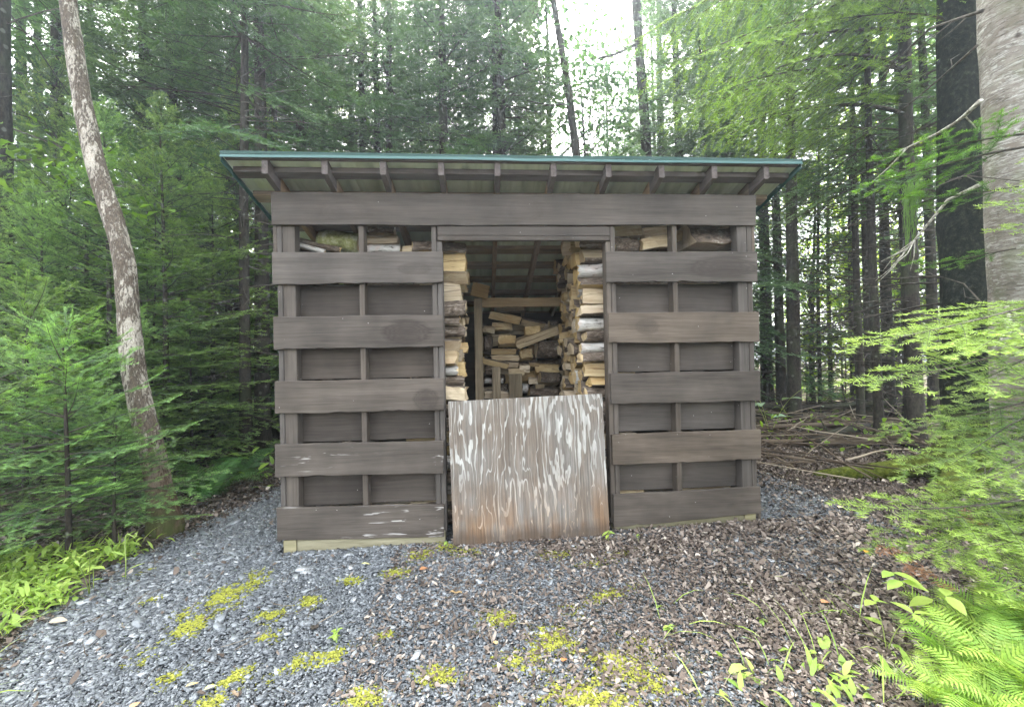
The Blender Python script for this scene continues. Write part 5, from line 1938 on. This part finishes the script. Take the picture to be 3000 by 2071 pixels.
dead_branch(root, None, vpath(root, [(2230, 225, 2.8), (2180, 270, 3.0), (2120, 305, 3.2), (2030, 345, 3.5)]), 0.016, 'lichen', 'pale dead branch with lichen, upper', 3, 1)
dead_branch(root, None, vpath(root, [(2225, 415, 2.8), (2150, 450, 3.0), (2090, 520, 3.15), (2055, 560, 3.25), (1995, 590, 3.4)]), 0.013, 'lichen', 'crusty pale dead branch, lower', 5, 2)
dead_branch(root, None, vpath(root, [(2225, 100, 2.8), (2150, 165, 3.1), (2060, 240, 3.5), (1980, 290, 3.9)]), 0.010, 'limb', None, 5, 3)
dead_branch(root, None, vpath(root, [(2225, 690, 2.8), (2180, 640, 2.9), (2130, 625, 3.1)]), 0.006, 'limb', None, 2, 4)
dead_branch(root, None, vpath(root, [(2275, 690, 2.62), (2283, 730, 2.55), (2262, 770, 2.5)]), 0.012, 'lichen', 'stub of a broken branch on the bole', 2, 5)
dead_branch(root, None, vpath(root, [(2312, 1010, 2.6), (2280, 1010, 2.5), (2240, 1035, 2.3), (2200, 1060, 2.2)]), 0.008, 'limb', None, 3, 6)
dead_branch(root, None, vpath(root, [(2240, 20, 2.8), (2120, 60, 3.2), (2010, 160, 3.8)]), 0.012, 'limb', None, 6, 7)
# live bough of the fir with hanging beard lichen
rr_ = np.random.default_rng(81)
sub = []
for q in ((2330, 300, 2.7, 2.85, -0.05, 0.9), (2325, 330, 2.65, 3.0, -0.12, 1.05), (2310, 420, 2.6, 2.7, 0.0, 0.6), (2300, 560, 2.6, 2.5, -0.1, 0.55)):
    p = from_view(q[0], q[1], q[2]) - np.array(root.location)
    tpl, s = pick(T_NEAR, L_NEAR, q[5], rr_)
    sub.append((tpl, rotm(q[3], q[4], 0.2) * s, p, 0.0))
link('bough', crown_mesh('fir_bough', assemble(sub), M['needle_hem'], M['limb']), root)
mb = MB()
for i in range(60):
    p = from_view(rr_.uniform(2052, 2084), rr_.uniform(405, 430), 3.45 + rr_.uniform(-0.05, 0.05)) - np.array(root.location)
    L = rr_.uniform(0.15, 0.62)
    P = [p + np.array([rr_.normal(0, 0.012) - 0.03 * k / 4, rr_.normal(0, 0.01), -L * k / 4]) for k in range(5)]
    V, F = tube(P, np.linspace(0.0028, 0.001, 5), 3)
    mb.add(V, F, 0, False, 0.7)
link('beard_lichen', mb.mesh('beard_lichen', [M['needle_hem']], True), root)

# huge dark mossy trunk behind it
x, y = heading(2180, 3.95)
root = empty('old_spruce', (x, y, float(gz(x, y))))
tag(root, 'massive dark trunk with a mossy spreading foot, behind the grey fir trunk', 'tree')
V = []
path = np.stack([0.05 * t, 0.0 * t, 13 * t - 0.15], 1)
link('trunk', trunk_mesh('old_trunk', 13, 0.185, 0.09, [M['b_moss'], M['limb']], rt, 22, 0.09, flare=1.9, path=path, limbs=dead_limbs(1.6, 8, 40, (0.6, 2.0), rt, 0.012)), root)
cr = conifer_crown(T_FAR, L_FAR, 15.0, 6.5, 2.2, 0.5, 5, rt, e_top=45, e_bot=-15, keep=0.85)
link('crown', crown_mesh('old_crown', cr, M['needle_far'], M['limb']), root)
mb = MB()
for a, L, r0 in ((2.75, 0.95, 0.11), (3.6, 0.55, 0.10), (4.6, 0.5, 0.10), (5.6, 0.6, 0.1)):
    d = np.array([math.cos(a), math.sin(a), 0])
    P = [d * 0.10 + np.array([0, 0, 0.30]), d * 0.25 + np.array([0, 0, 0.16]), d * (0.3 + 0.4 * L) + np.array([0, 0, 0.05]), d * (0.3 + L) + np.array([0, 0, -0.06])]
    P = np.stack([np.interp(np.linspace(0, 3, 12), range(4), np.array(P)[:, k]) for k in range(3)], 1)
    V, F = tube(P, np.linspace(r0 * 1.3, r0 * 0.6, 12), 10, 0.08)
    mb.add(V, F, 0, True)
link('root', mb.mesh('root', [M['b_moss']]), root)

# young fir whose boughs reach in from the right
x, y = heading(2470, 2.15)
root = empty('young_fir', (x, y, float(gz(x, y))))
tag(root, 'young fir reaching in from the right with bright green boughs', 'tree')
link('trunk', trunk_mesh('young_fir_trunk', 2.6, 0.024, 0.006, [M['b_dark']], rt, 8, 0.04, flare=1.2), root)
sub = []
ry = np.random.default_rng(91)
rl = np.array(root.location)
YB = [  # tip direction and distance, start height, roll, tint
    (1945, 770, 2.10, 1.60, 0.1, 0.15), (2030, 755, 2.45, 1.60, 0.2, 0.0), (1957, 905, 2.0, 1.44, 0.15, 0.1), (2120, 815, 2.0, 1.52, 0.3, 0.2), (2190, 785, 1.8, 1.55, 0.2, 0.25), (2160, 880, 2.3, 1.42, 0.1, -0.25),
    (1995, 975, 2.35, 1.12, 0.1, -0.05), (2050, 1060, 2.05, 1.0, 0.1, 0.0), (2150, 1030, 1.9, 1.06, 0.2, -0.1), (2220, 1085, 1.75, 0.98, 0.2, 0.1), (2110, 1105, 2.4, 0.90, 0.0, -0.3),
    (1918, 1185, 2.05, 0.58, 0.1, 0.1), (1975, 1225, 2.2, 0.50, -0.1, 0.0), (2060, 1240, 1.95, 0.48, 0.2, 0.1), (2090, 1175, 2.2, 0.58, -0.15, -0.1), (2150, 1265, 1.9, 0.42, 0.1, 0.15),
    (2230, 1230, 1.75, 0.5, 0.1, 0.2), (2270, 1330, 1.7, 0.36, 0.1, 0.15)]
for px, py, dp, h, roll, dt in YB:
    tip = from_view(px, py, dp)
    base = np.array([rl[0], rl[1], rl[2] + h])
    v = tip - base
    L = float(np.linalg.norm(v)) / 0.97
    az = math.atan2(v[1], v[0])
    el = math.asin(max(-0.9, min(0.9, v[2] / (L * 0.97)))) + 0.09
    tpl, s = pick(T_NEAR[:3], L_NEAR[:3], L, ry)
    A = rotm(az, el, roll * 0.6 - (0.28 if h > 0.75 else 0.15)) * s
    A[:, 1] *= ry.choice([-1, 1])
    sub.append((tpl, A, base - rl, dt + ry.uniform(-0.3, 0.12)))
for k in range(16):                                         # the side turned away and the top
    h = 0.3 + 2.1 * k / 16
    tpl, s = pick(T_MID, L_MID, 0.8 - 0.2 * k / 16, ry)
    sub.append((tpl, rotm(-1.3 + 2.6 * ry.random(), 0.1 + 0.6 * k / 16, 0) * s, np.array([0, 0, h]), 0.1))
link('crown', crown_mesh('young_fir_crown', assemble(sub), M['needle_near'], M['limb']), root)
sub = []
for px, py, dp in ((2075, 1290, 1.98), (2055, 1275, 2.02), (2095, 1305, 1.93), (2165, 1165, 2.1), (1990, 1228, 2.05)):
    p = from_view(px, py, dp) - rl
    for k in range(3):
        sub.append((T_NEAR[4], rotm(ry.uniform(0, 6.28), ry.uniform(-0.6, 0.2), 0) * 0.22, p, 0.2))
link('dead_twig', crown_mesh('brown_twigs', assemble(sub), M['needle_brown'], M['limb']), root)['label'] = 'rust-brown dead needle sprays'

# hemlock with drooping boughs over the right of the roof
x, y = heading(2062, 5.3)
root = empty('hemlock_tree', (x, y, float(gz(x, y))))
tag(root, 'hemlock with long drooping bright boughs over the right end of the roof', 'tree')
link('trunk', trunk_mesh('hemlock_trunk', 12, 0.10, 0.02, [M['b_dark'], M['limb']], rt, 10, 0.05, limbs=dead_limbs(0.8, 4.0, 50, (0.5, 1.8), rt, 0.008)), root)
rl = np.array(root.location)
rh = np.random.default_rng(95)
sub = []
HB = [(1570, 245, 4.5, 4.9), (1500, 150, 4.9, 5.5), (1600, 150, 4.2, 5.4), (1660, 215, 4.0, 4.9), (1720, 120, 4.6, 5.9), (1780, 60, 4.2, 6.0), (1900, 105, 4.3, 5.9), (1840, 30, 4.8, 6.5),
      (1480, 60, 5.4, 6.3), (1560, 40, 5.0, 6.6), (1650, 300, 4.9, 4.3), (1640, 0, 4.6, 6.8), (1720, -60, 5.0, 7.2), (1850, -60, 4.6, 7.0), (1960, 20, 4.2, 6.3), (1590, 320, 5.3, 4.3), (1740, 330, 5.0, 4.1),
      (1530, 250, 5.6, 4.9), (2000, 80, 4.0, 6.0)]
for px, py, dp, h in HB:
    tip = from_view(px, py, dp)
    base = np.array([rl[0], rl[1], rl[2] + h])
    v = tip - base
    L = float(np.linalg.norm(v))
    az = math.atan2(v[1], v[0])
    el = math.asin(max(-0.9, min(0.9, v[2] / L))) + 0.30
    tpl, s = pick(T_HEM, L_HEM, L, rh)
    sub.append((tpl, rotm(az, el, rh.uniform(-0.25, 0.25)) * s, base - rl, rh.uniform(0.05, 0.42)))
for k in range(34):
    h = 3.6 + 7.6 * k / 34
    tpl, s = pick(T_HEM, L_HEM, 2.2 - 1.5 * k / 46, rh)
    sub.append((tpl, rotm(rh.uniform(-2.0, 1.4), 0.25 + 0.4 * k / 46, 0) * s, np.array([0, 0, h]), -0.15))
link('crown', crown_mesh('hemlock_crown', assemble(sub), M['needle_hem'], M['limb']), root)


# leaning dark trunk against the sky gap, and the one with a broken limb
def lone_trunk(q, r0, r1, name, label, mat, limbs=()):
    P = np.array([from_view(*k) for k in q])
    P[0][2] = float(gz(P[0][0], P[0][1])) - 0.1
    b = P[0].copy()
    b[2] += 0.1
    root = empty(name, tuple(b))
    tag(root, label, 'tree')
    t = np.linspace(0, len(P) - 1, 40)
    S = np.stack([np.interp(t, np.arange(len(P)), P[:, k]) for k in range(3)], 1)
    for _ in range(3):
        S[1:-1] = 0.25 * S[:-2] + 0.5 * S[1:-1] + 0.25 * S[2:]
    link('trunk', trunk_mesh('lone_trunk', 1, r0, r1, [M[mat]], rt, 12, 0.07, flare=1.3, path=S - b), root)
    for i, (lq, rr, mt) in enumerate(limbs):
        dead_branch(root, None, vpath(root, lq), rr, mt, None, 2, 20 + i)
    return root


ro = lone_trunk([(1330, 620, 8.6), (1318, 420, 8.6), (1309, 330, 8.6), (1299, 230, 8.6), (1288, 150, 8.6), (1277, 80, 8.6), (1266, 0, 8.6), (1246, -150, 8.6), (1200, -420, 8.6)], 0.095, 0.05,
                'leaning_tree', 'slim leaning trunk standing dark against the bright sky gap over the roof', 'b_dark',
                [([(1304, 232, 8.6), (1255, 236, 8.4), (1200, 225, 8.3)], 0.022, 'limb'), ([(1310, 345, 8.6), (1350, 290, 8.5), (1390, 268, 8.5)], 0.012, 'limb')])
cr = leafy_tree(3.2, 0.4, 1.7, 50, 36, 0.13, 0.09, rt)
lp = from_view(1215, -420, 8.6) - np.array(ro.location)
link('crown', crown_mesh('leaning_crown', cr, M['leaf_far'], M['limb']), ro, loc=tuple(lp))
ro = lone_trunk([(1476, 620, 9.6), (1472, 400, 9.6), (1466, 250, 9.6), (1458, 120, 9.6), (1453, 0, 9.6), (1450, -200, 9.6), (1450, -420, 9.6)], 0.12, 0.09, 'broken_limb_tree',
                'straight trunk right of the sky gap with a broken limb pointing left', 'b_dark', [([(1456, 95, 9.6), (1430, 108, 9.5), (1395, 122, 9.4), (1365, 128, 9.4), (1338, 131, 9.3)], 0.045, 'limb')])
cr = conifer_crown(T_FAR, L_FAR, 6.0, 0.3, 2.0, 0.5, 5, rt, keep=0.8)
link('crown', crown_mesh('broken_limb_crown', cr, M['needle_far'], M['limb']), ro, loc=tuple(from_view(1453, -260, 9.6) - np.array(ro.location)))

# ------------------------------------------------------------------ the rest of the forest
# (kind, px, depth, scale, name, label)
LIST = [
    # young firs at the left, front to back
    ('sapling0', 150, 3.0, 1.02, 'young_fir', 'young fir in front of the birch foot, its tip below mid-height at left'),
    ('sapling1', -20, 2.95, 1.08, 'young_fir', 'young fir cut by the left edge of the view, nearest to the weeds'),
    ('sapling1', 255, 3.15, 0.72, 'young_fir', 'small fir tucked against the foot of the crooked birch'),
    ('sapling0', 55, 3.5, 1.22, 'young_fir', 'young fir whose tip stands free near the left edge, second row'),
    ('fir1', 300, 4.5, 0.78, 'young_fir', 'young fir directly behind the crooked birch, reaching right of it'),
    ('fir0', 88, 4.6, 0.97, 'young_fir', 'hazy young fir with a pointed tip at upper left, third row'),
    ('fir1', 430, 5.3, 0.80, 'young_fir', 'low fir between the birch and the shed with flat boughs'),
    ('fir2', 200, 5.6, 1.08, 'young_fir', 'tall young fir seen just left of the birch trunk, middle height'),
    ('fir2', 410, 6.4, 1.0, 'young_fir', 'tall young fir right of the birch in the gloom'),
    ('fir2', 561, 6.6, 1.30, 'young_fir', 'bright-tipped fir rising above the left end of the roof'),
    ('fir2', -60, 4.6, 0.95, 'young_fir', 'fir outside the left edge whose boughs reach in'),
    ('fir0', 20, 5.8, 1.35, 'young_fir', 'tall hazy fir at the left edge behind the smaller ones'),
    ('fir2', 245, 4.9, 0.98, 'young_fir', 'fir whose bright boughs end at the bend of the birch, left side'),
    ('fir2', 372, 5.1, 1.02, 'young_fir', 'fir filling the space just right of the birch bend'),
    ('fir0', 480, 5.9, 1.15, 'young_fir', 'fir between the birch and the slender trunks by the shed'),
    ('fir2', 130, 6.4, 1.35, 'young_fir', 'tall hazy fir at upper left between birch and view edge'),
    # trunks left of the shed
    ('pole0', 552, 5.7, 0.92, 'spruce_tree', 'slender dark trunk nearest the left wall of the shed, outer one'),
    ('pole1', 590, 6.3, 1.0, 'spruce_tree', 'thicker pale-spotted trunk hard against the left wall of the shed'),
    ('pole2', 520, 7.3, 1.0, 'spruce_tree', 'thin trunk third from the left wall of the shed'),
    ('pole2', 482, 7.9, 0.8, 'spruce_tree', 'very thin trunk in the gloom left of the shed, fourth from the wall'),
    ('pole2', 440, 7.6, 0.95, 'spruce_tree', 'thin trunk midway between birch and shed, one of a close pair'),
    ('pole0', 428, 8.4, 0.9, 'spruce_tree', 'trunk left of a close pair between birch and shed'),
    ('pole0', 398, 9.2, 1.0, 'spruce_tree', 'far trunk on the mossy ground right of the birch'),
    ('pole1', 8, 5.0, 1.15, 'spruce_tree', 'hazy dark trunk along the upper left edge of the view'),
    ('pole1', 100, 8.5, 1.0, 'spruce_tree', 'far trunk behind the hazy firs at upper left'),
    # big spruces behind
    ('spruce0', 330, 7.8, 1.0, 'spruce_tree', 'dense spruce filling the top left, right of the birch top'),
    ('spruce1', 215, 8.6, 1.0, 'spruce_tree', 'dense hazy spruce behind the birch top'),
    ('spruce2', 60, 8.0, 0.9, 'spruce_tree', 'hazy dense spruce in the top left corner'),
    ('spruce0', 470, 9.0, 1.0, 'spruce_tree', 'dark spruce in the top left third, between birch and roof corner'),
    ('spruce1', 610, 8.6, 1.05, 'spruce_tree', 'dark spruce above the left end of the roof'),
    ('spruce1', 690, 8.2, 0.95, 'spruce_tree', 'spruce with thin sunlit boughs over the left quarter of the roof'),
    ('spruce2', 800, 11.6, 0.95, 'spruce_tree', 'spruce veiling the two close trunks over the left roof half'),
    ('spruce0', 1010, 8.4, 0.95, 'spruce_tree', 'feathery spruce in front of the single thin trunk over the roof'),
    ('spruce1', 1185, 11.2, 0.95, 'spruce_tree', 'bluish spruce at the very left rim of the sky gap'),
    ('spruce0', 140, 7.2, 0.95, 'spruce_tree', 'hazy spruce with low boughs left of the birch top'),
    ('spruce1', 400, 7.4, 0.95, 'spruce_tree', 'spruce whose boughs sweep behind the birch bend, right side'),
    ('spruce2', 545, 8.0, 0.9, 'spruce_tree', 'spruce between the bright-tipped fir and the top left dense one'),
    ('spruce1', 1610, 10.4, 1.05, 'spruce_tree', 'spruce behind the hemlock bough tips over the roof'),
    ('spruce0', 1730, 10.0, 1.0, 'spruce_tree', 'spruce over the right roof corner behind the hemlock'),
    ('spruce2', 1500, 11.2, 1.0, 'spruce_tree', 'blue-hazed spruce just right of the broken-limb trunk'),
    ('spruce2', 735, 10.4, 1.0, 'spruce_tree', 'spruce behind the roof, right of the bright-tipped fir'),
    ('spruce1', 905, 12.4, 1.1, 'spruce_tree', 'spruce behind the right one of three dark trunks'),
    ('spruce2', 1075, 10.4, 0.95, 'spruce_tree', 'spruce behind the thin trunks left of the thick bluish one'),
    ('spruce1', 950, 11.0, 1.15, 'spruce_tree', 'spruce behind the middle of the left roof half'),
    ('spruce0', 1130, 9.4, 1.1, 'spruce_tree', 'big bluish spruce left of the sky gap'),
    ('spruce1', 1545, 9.2, 1.0, 'spruce_tree', 'bluish spruce right of the sky gap'),
    ('spruce0', 1660, 8.6, 1.0, 'spruce_tree', 'dark spruce behind the hemlock boughs, above the right roof end'),
    ('spruce0', 1432, 13.5, 0.78, 'spruce_tree', 'slim pointed spruce just left of the broken-limb trunk, low in the gap'),
    ('spruce2', 1490, 13.5, 0.80, 'spruce_tree', 'short spruce right of the leaning trunk, low against the sky'),
    ('spruce1', 1378, 12.5, 0.80, 'spruce_tree', 'small pointed spruce low in the sky gap over the roof'),
    ('spruce2', 1215, 13.0, 0.78, 'spruce_tree', 'low spruce left of the leaning trunk'),
    ('spruce2', 2250, 8.5, 1.0, 'spruce_tree', 'dark spruce behind the big grey trunk at right'),
    # trunks seen over the roof
    ('pole1', 832, 10.2, 1.12, 'spruce_tree', 'dark trunk over the left roof half, left one of two close trunks'),
    ('pole1', 855, 10.0, 1.05, 'spruce_tree', 'dark trunk over the left roof half, middle one of three'),
    ('pole1', 886, 9.4, 1.0, 'spruce_tree', 'dark trunk over the left roof half, right one of three'),
    ('pole0', 1002, 10.8, 1.0, 'spruce_tree', 'single thin trunk over the roof between two trunk groups'),
    ('pole0', 1092, 11.0, 0.95, 'spruce_tree', 'thin trunk just left of the thick bluish one over the roof'),
    ('pole1', 1143, 8.6, 1.1, 'spruce_tree', 'thick bluish trunk over the middle of the roof'),
    ('pole0', 1168, 10.0, 0.9, 'spruce_tree', 'thin trunk just right of the thick bluish one over the roof'),
    ('pole2', 1606, 8.6, 0.9, 'spruce_tree', 'thin dark pole over the right roof half under the hemlock boughs'),
    ('pole2', 735, 9.8, 1.0, 'spruce_tree', 'leaning thin trunk over the left roof end'),
    ('pole0', 622, 7.6, 0.95, 'spruce_tree', 'dark trunk rising from the left end of the roof'),
    ('pole2', 960, 9.5, 0.85, 'spruce_tree', 'spindly trunk over the left roof half, amid twigs'),
    # trunks right of the shed
    ('pole1', 1790, 7.4, 1.0, 'spruce_tree', 'lichen-spotted trunk right of the shed, nearest the wall, pale front one'),
    ('pole0', 1762, 8.6, 1.15, 'spruce_tree', 'broad dark trunk behind the lichen-spotted one right of the shed'),
    ('pole0', 1728, 9.4, 1.0, 'spruce_tree', 'dark trunk showing just past the right wall of the shed'),
    ('pole2', 1940, 6.6, 1.0, 'spruce_tree', 'curved thin trunk in the middle of the right-hand woods'),
    ('pole2', 1962, 7.6, 1.1, 'spruce_tree', 'thin trunk right of the curved one in the right-hand woods'),
    ('pole1', 2005, 8.2, 0.9, 'spruce_tree', 'black trunk left of two thick ones in the right-hand woods'),
    ('pole1', 2055, 7.8, 1.0, 'spruce_tree', 'thick dark trunk above the young fir boughs at right'),
    ('pole0', 2105, 7.0, 1.0, 'spruce_tree', 'trunk just left of the massive mossy one'),
    ('pole0', 1980, 5.6, 0.72, 'spruce_tree', 'short dark stem in front of the brush, left of the young fir boughs'),
    ('pole2', 1875, 9.8, 0.85, 'spruce_tree', 'slim pole in the bright leaves right of the shed'),
    ('pole2', 1850, 8.8, 0.7, 'spruce_tree', 'thinnest pole between lichen-spotted trunk and curved trunk'),
    ('pole0', 2130, 9.5, 0.9, 'spruce_tree', 'dim trunk far back near the massive mossy one'),
    ('pole2', 1925, 9.0, 0.9, 'spruce_tree', 'faint pole left of the curved thin trunk'),
    # broad-leaved trees lit from behind
    ('maple0', 705, 12.5, 1.0, 'maple_tree', 'yellow-green leafy tree behind the spruces at upper left'),
    ('maple1', 1232, 11.5, 1.35, 'maple_tree', 'leafy tree at the left side of the sky gap'),
    ('maple0', 1960, 13.5, 1.05, 'maple_tree', 'bright leafy tree in the middle of the right-hand woods'),
    ('maple1', 560, 13.0, 0.9, 'maple_tree', 'leafy tree glimmering through the trunks left of the shed'),
    ('maple0', 900, 15.0, 1.0, 'maple_tree', 'leafy tree low behind the three trunks over the roof'),
    ('maple1', 1832, 9.6, 0.62, 'maple_tree', 'low bright leafy tree right of the lichen-spotted trunk'),
    ('maple1', 1925, 10.4, 0.75, 'maple_tree', 'low bright leafy tree behind the curved thin trunk'),
    ('maple1', 2025, 9.8, 0.70, 'maple_tree', 'low bright leafy tree between the thick trunks at right'),
    ('maple1', 2110, 10.6, 0.80, 'maple_tree', 'low bright leafy tree just left of the massive mossy trunk'),
    ('maple0', 1340, 11.0, 0.85, 'maple_tree', 'slight leafy tree between the leaning trunk and the broken-limb trunk'),
    ('bush0', 150, 5.2, 1.35, 'maple_sapling', 'light green leafy sapling left of the birch trunk, leaves among fir boughs'),
    ('bush0', 335, 5.6, 1.35, 'maple_sapling', 'light green leafy sapling right of the birch trunk'),
    ('bush1', 1900, 8.6, 1.2, 'leafy_bush', 'leafy bush behind the brush pile right of the shed'),
    ('bush0', 1830, 10.5, 0.9, 'leafy_bush', 'bright leafy undergrowth bush by the lichen-spotted trunk'),
    ('bush0', 2040, 10.0, 0.9, 'leafy_bush', 'bright leafy undergrowth bush behind the thick trunks at right'),
    ('bush1', 1760, 10.0, 1.3, 'leafy_bush', 'leafy bush far back past the right wall of the shed'),
    ('bush0', 1950, 11.5, 1.1, 'leafy_bush', 'leafy bush behind the curved thin trunk'),
    ('fir1', 1820, 10.2, 0.9, 'young_fir', 'little fir in the bright undergrowth right of the shed'),
    ('fir0', 1900, 9.8, 0.75, 'young_fir', 'little fir behind the brush, left of the curved thin trunk'),
]
RZ = {}
for kind, px, dp, sc, nm, lab in LIST:
    cat = 'bush' if 'bush' in nm else ('sapling' if 'sapling' in nm else 'tree')
    grp = {'young_fir': 'young firs', 'spruce_tree': 'conifers of the forest', 'maple_tree': 'leafy trees behind', 'maple_sapling': 'leafy saplings', 'leafy_bush': 'leafy bushes'}.get(nm)
    tr_ = plant_tree(kind, px, dp, nm, lab, cat, sc, group=grp)
    if nm == 'maple_tree' and 1200 < px < 1400:
        for ch in COL.objects:
            if ch.parent == tr_ and ch.name.startswith('crown'):
                ch.material_slots[0].link = 'OBJECT'
                ch.material_slots[0].material = M['leaf_cool']


def distant_forest():
    """far-off wood that reads as one mass: trunks and sparse crowns"""
    r = np.random.default_rng(123)
    TF = [branch(L, r, 0.42, 0.40, 0.10, 0.22, 0.07, droop=0.2, terl=0.5, bare=0.1) for L in (2.2, 1.5, 0.9)]
    LF = [2.2, 1.5, 0.9]
    parts, tr = [], MB()
    n = 0
    for _ in range(2000):
        if n > 62:
            break
        px = r.uniform(-900, 3300)
        dp = r.uniform(15, 34)
        x, y = heading(px, dp)
        gap = 1230 < px < 1470
        H = r.uniform(9, 17) if not gap else 1.4 + dp * r.uniform(0.42, 0.56)
        if px > 1680 and r.random() < 0.9:
            continue
        if 760 < px < 1230 and r.random() < 0.75:
            continue
        n += 1
        base = r.uniform(1.5, 5.0) if not gap else 1.0
        z = base
        Lm = r.uniform(1.5, 2.3) if not gap else 1.2
        z0 = float(gz(x, y))
        while z < H:
            f = (z - base) / (H - base)
            for k in range(3):
                tpl, s = pick(TF, LF, Lm * (1 - f) ** 0.8 + 0.25, r)
                parts.append((tpl, rotm(r.uniform(0, 6.28), -0.25 + 0.9 * f, r.uniform(-0.3, 0.3)) * s, np.array([x, y, z + z0]), r.uniform(-0.1, 0.15)))
            z += 0.62
        V, F = tube([(x, y, z0 - 0.1), (x + r.uniform(-0.1, 0.1), y, z0 + H * 0.5), (x, y, z0 + H)], [r.uniform(0.06, 0.15), 0.06, 0.01], 6)
        tr.add(V, F)
    V, F, T, Mt = assemble(parts)
    b = len(V)
    tv = np.array(tr.V)
    tf = []
    for f in tr.F:
        tf += [(f[0] + b, f[i] + b, f[i + 1] + b) for i in range(1, len(f) - 1)]
    V = np.concatenate([V, tv])
    F = np.concatenate([F, np.array(tf)])
    T = np.concatenate([T, np.zeros(len(tv))])
    Mt = np.concatenate([Mt, np.ones(len(tf), int)])
    return mk_mesh('distant_forest', V, F, [M['needle_far'], M['b_dark']], Mt, T)


tag(link('distant_forest', distant_forest()), 'far-off conifer wood closing the view behind the nearer trees', 'forest', kind='stuff')

# ------------------------------------------------------------------ haze volume added mainly to imitate veiling lens glare
def haze_box():
    x0, x1, y0, y1 = float(gx[0]) - 3, float(gx[-1]) + 3, float(gy[0]) - 3, float(gy[-1]) + 3
    z0, z1 = -1.6, 19.0
    V = [(x, y, z) for z in (z0, z1) for y in (y0, y1) for x in (x0, x1)]
    F = [(0, 2, 3, 1), (4, 5, 7, 6), (0, 1, 5, 4), (2, 6, 7, 3), (0, 4, 6, 2), (1, 3, 7, 5)]
    m, nt = new_mat('glare_haze')
    g = N(nt)
    v = g('ShaderNodeVolumePrincipled')
    v.inputs['Color'].default_value = (0.78, 0.91, 1.0, 1)
    v.inputs['Density'].default_value = HAZE
    v.inputs['Anisotropy'].default_value = 0.62
    o = g('ShaderNodeOutputMaterial')
    g.l(v.outputs[0], o.inputs['Volume'])
    return tag(link('haze', mk_mesh('haze', V, F, [m])), 'thin bluish haze added between the trees to imitate lens glare', 'haze', kind='stuff')


HAZE = 0.0042
haze_box()

# ------------------------------------------------------------------ light, sky, camera
SUN_EL, SUN_AZ = RA(52), RA(-6)          # high, veiled sun somewhat behind the shed; azimuth from +Y towards +X
w = bpy.data.worlds.new('World')
scn.world = w
w.use_nodes = True
nt = w.node_tree
for n_ in list(nt.nodes):
    nt.nodes.remove(n_)
g = N(nt)
sky = g('ShaderNodeTexSky', sky_type='NISHITA')
sky.sun_disc = False
sky.sun_elevation = SUN_EL
sky.sun_rotation = SUN_AZ
sky.air_density = 1.0
sky.dust_density = 6.0
sky.ozone_density = 0.6
hs = g('ShaderNodeHueSaturation')
hs.inputs['Saturation'].default_value = 0.28
bg = g('ShaderNodeBackground')
bg.inputs['Strength'].default_value = 0.15
ow = g('ShaderNodeOutputWorld')
g.l(sky.outputs[0], hs.inputs['Color'])
g.l(hs.outputs[0], bg.inputs[0])
g.l(bg.outputs[0], ow.inputs[0])

sd = bpy.data.lights.new('sun', 'SUN')
sd.energy = 1.5
sd.angle = RA(40)
sd.color = (1.0, 0.96, 0.90)
so = bpy.data.objects.new('sun', sd)
COL.objects.link(so)
dirv = Vector((math.sin(SUN_AZ) * math.cos(SUN_EL), math.cos(SUN_AZ) * math.cos(SUN_EL), math.sin(SUN_EL)))
so.rotation_euler = dirv.to_track_quat('Z', 'Y').to_euler()
so.location = (2, 4, 14)

cd = bpy.data.cameras.new('camera')
cd.sensor_fit = 'HORIZONTAL'
cd.sensor_width = 36.0
cd.lens = 36.0 * FOC / 3000.0
cd.clip_start = 0.05
cd.clip_end = 400.0
co = bpy.data.objects.new('camera', cd)
COL.objects.link(co)
c, s = math.cos(YAW), math.sin(YAW)
r0 = Vector((c, -s, 0))
f0 = Vector((s, c, 0))
u0 = Vector((0, 0, 1))
c, s = math.cos(PIT), math.sin(PIT)
f1, u1 = f0 * c + u0 * s, -f0 * s + u0 * c
c, s = math.cos(ROL), math.sin(ROL)
R1, U1 = r0 * c - u1 * s, r0 * s + u1 * c
co.matrix_world = Matrix(((R1.x, U1.x, -f1.x, CAM[0]), (R1.y, U1.y, -f1.y, CAM[1]), (R1.z, U1.z, -f1.z, CAM[2]), (0, 0, 0, 1)))
scn.camera = co

vs = scn.view_settings
scn.display_settings.display_device = 'sRGB'
vs.view_transform = 'Standard'
vs.look = 'None'
vs.gamma = 1.0
vs.exposure = 3.75
cy = scn.cycles
cy.use_denoising = True
cy.max_bounces = 6
cy.diffuse_bounces = 4
cy.glossy_bounces = 2
cy.transmission_bounces = 4
cy.transparent_max_bounces = 4
cy.sample_clamp_indirect = 6.0
cy.caustics_reflective = False
cy.caustics_refractive = False
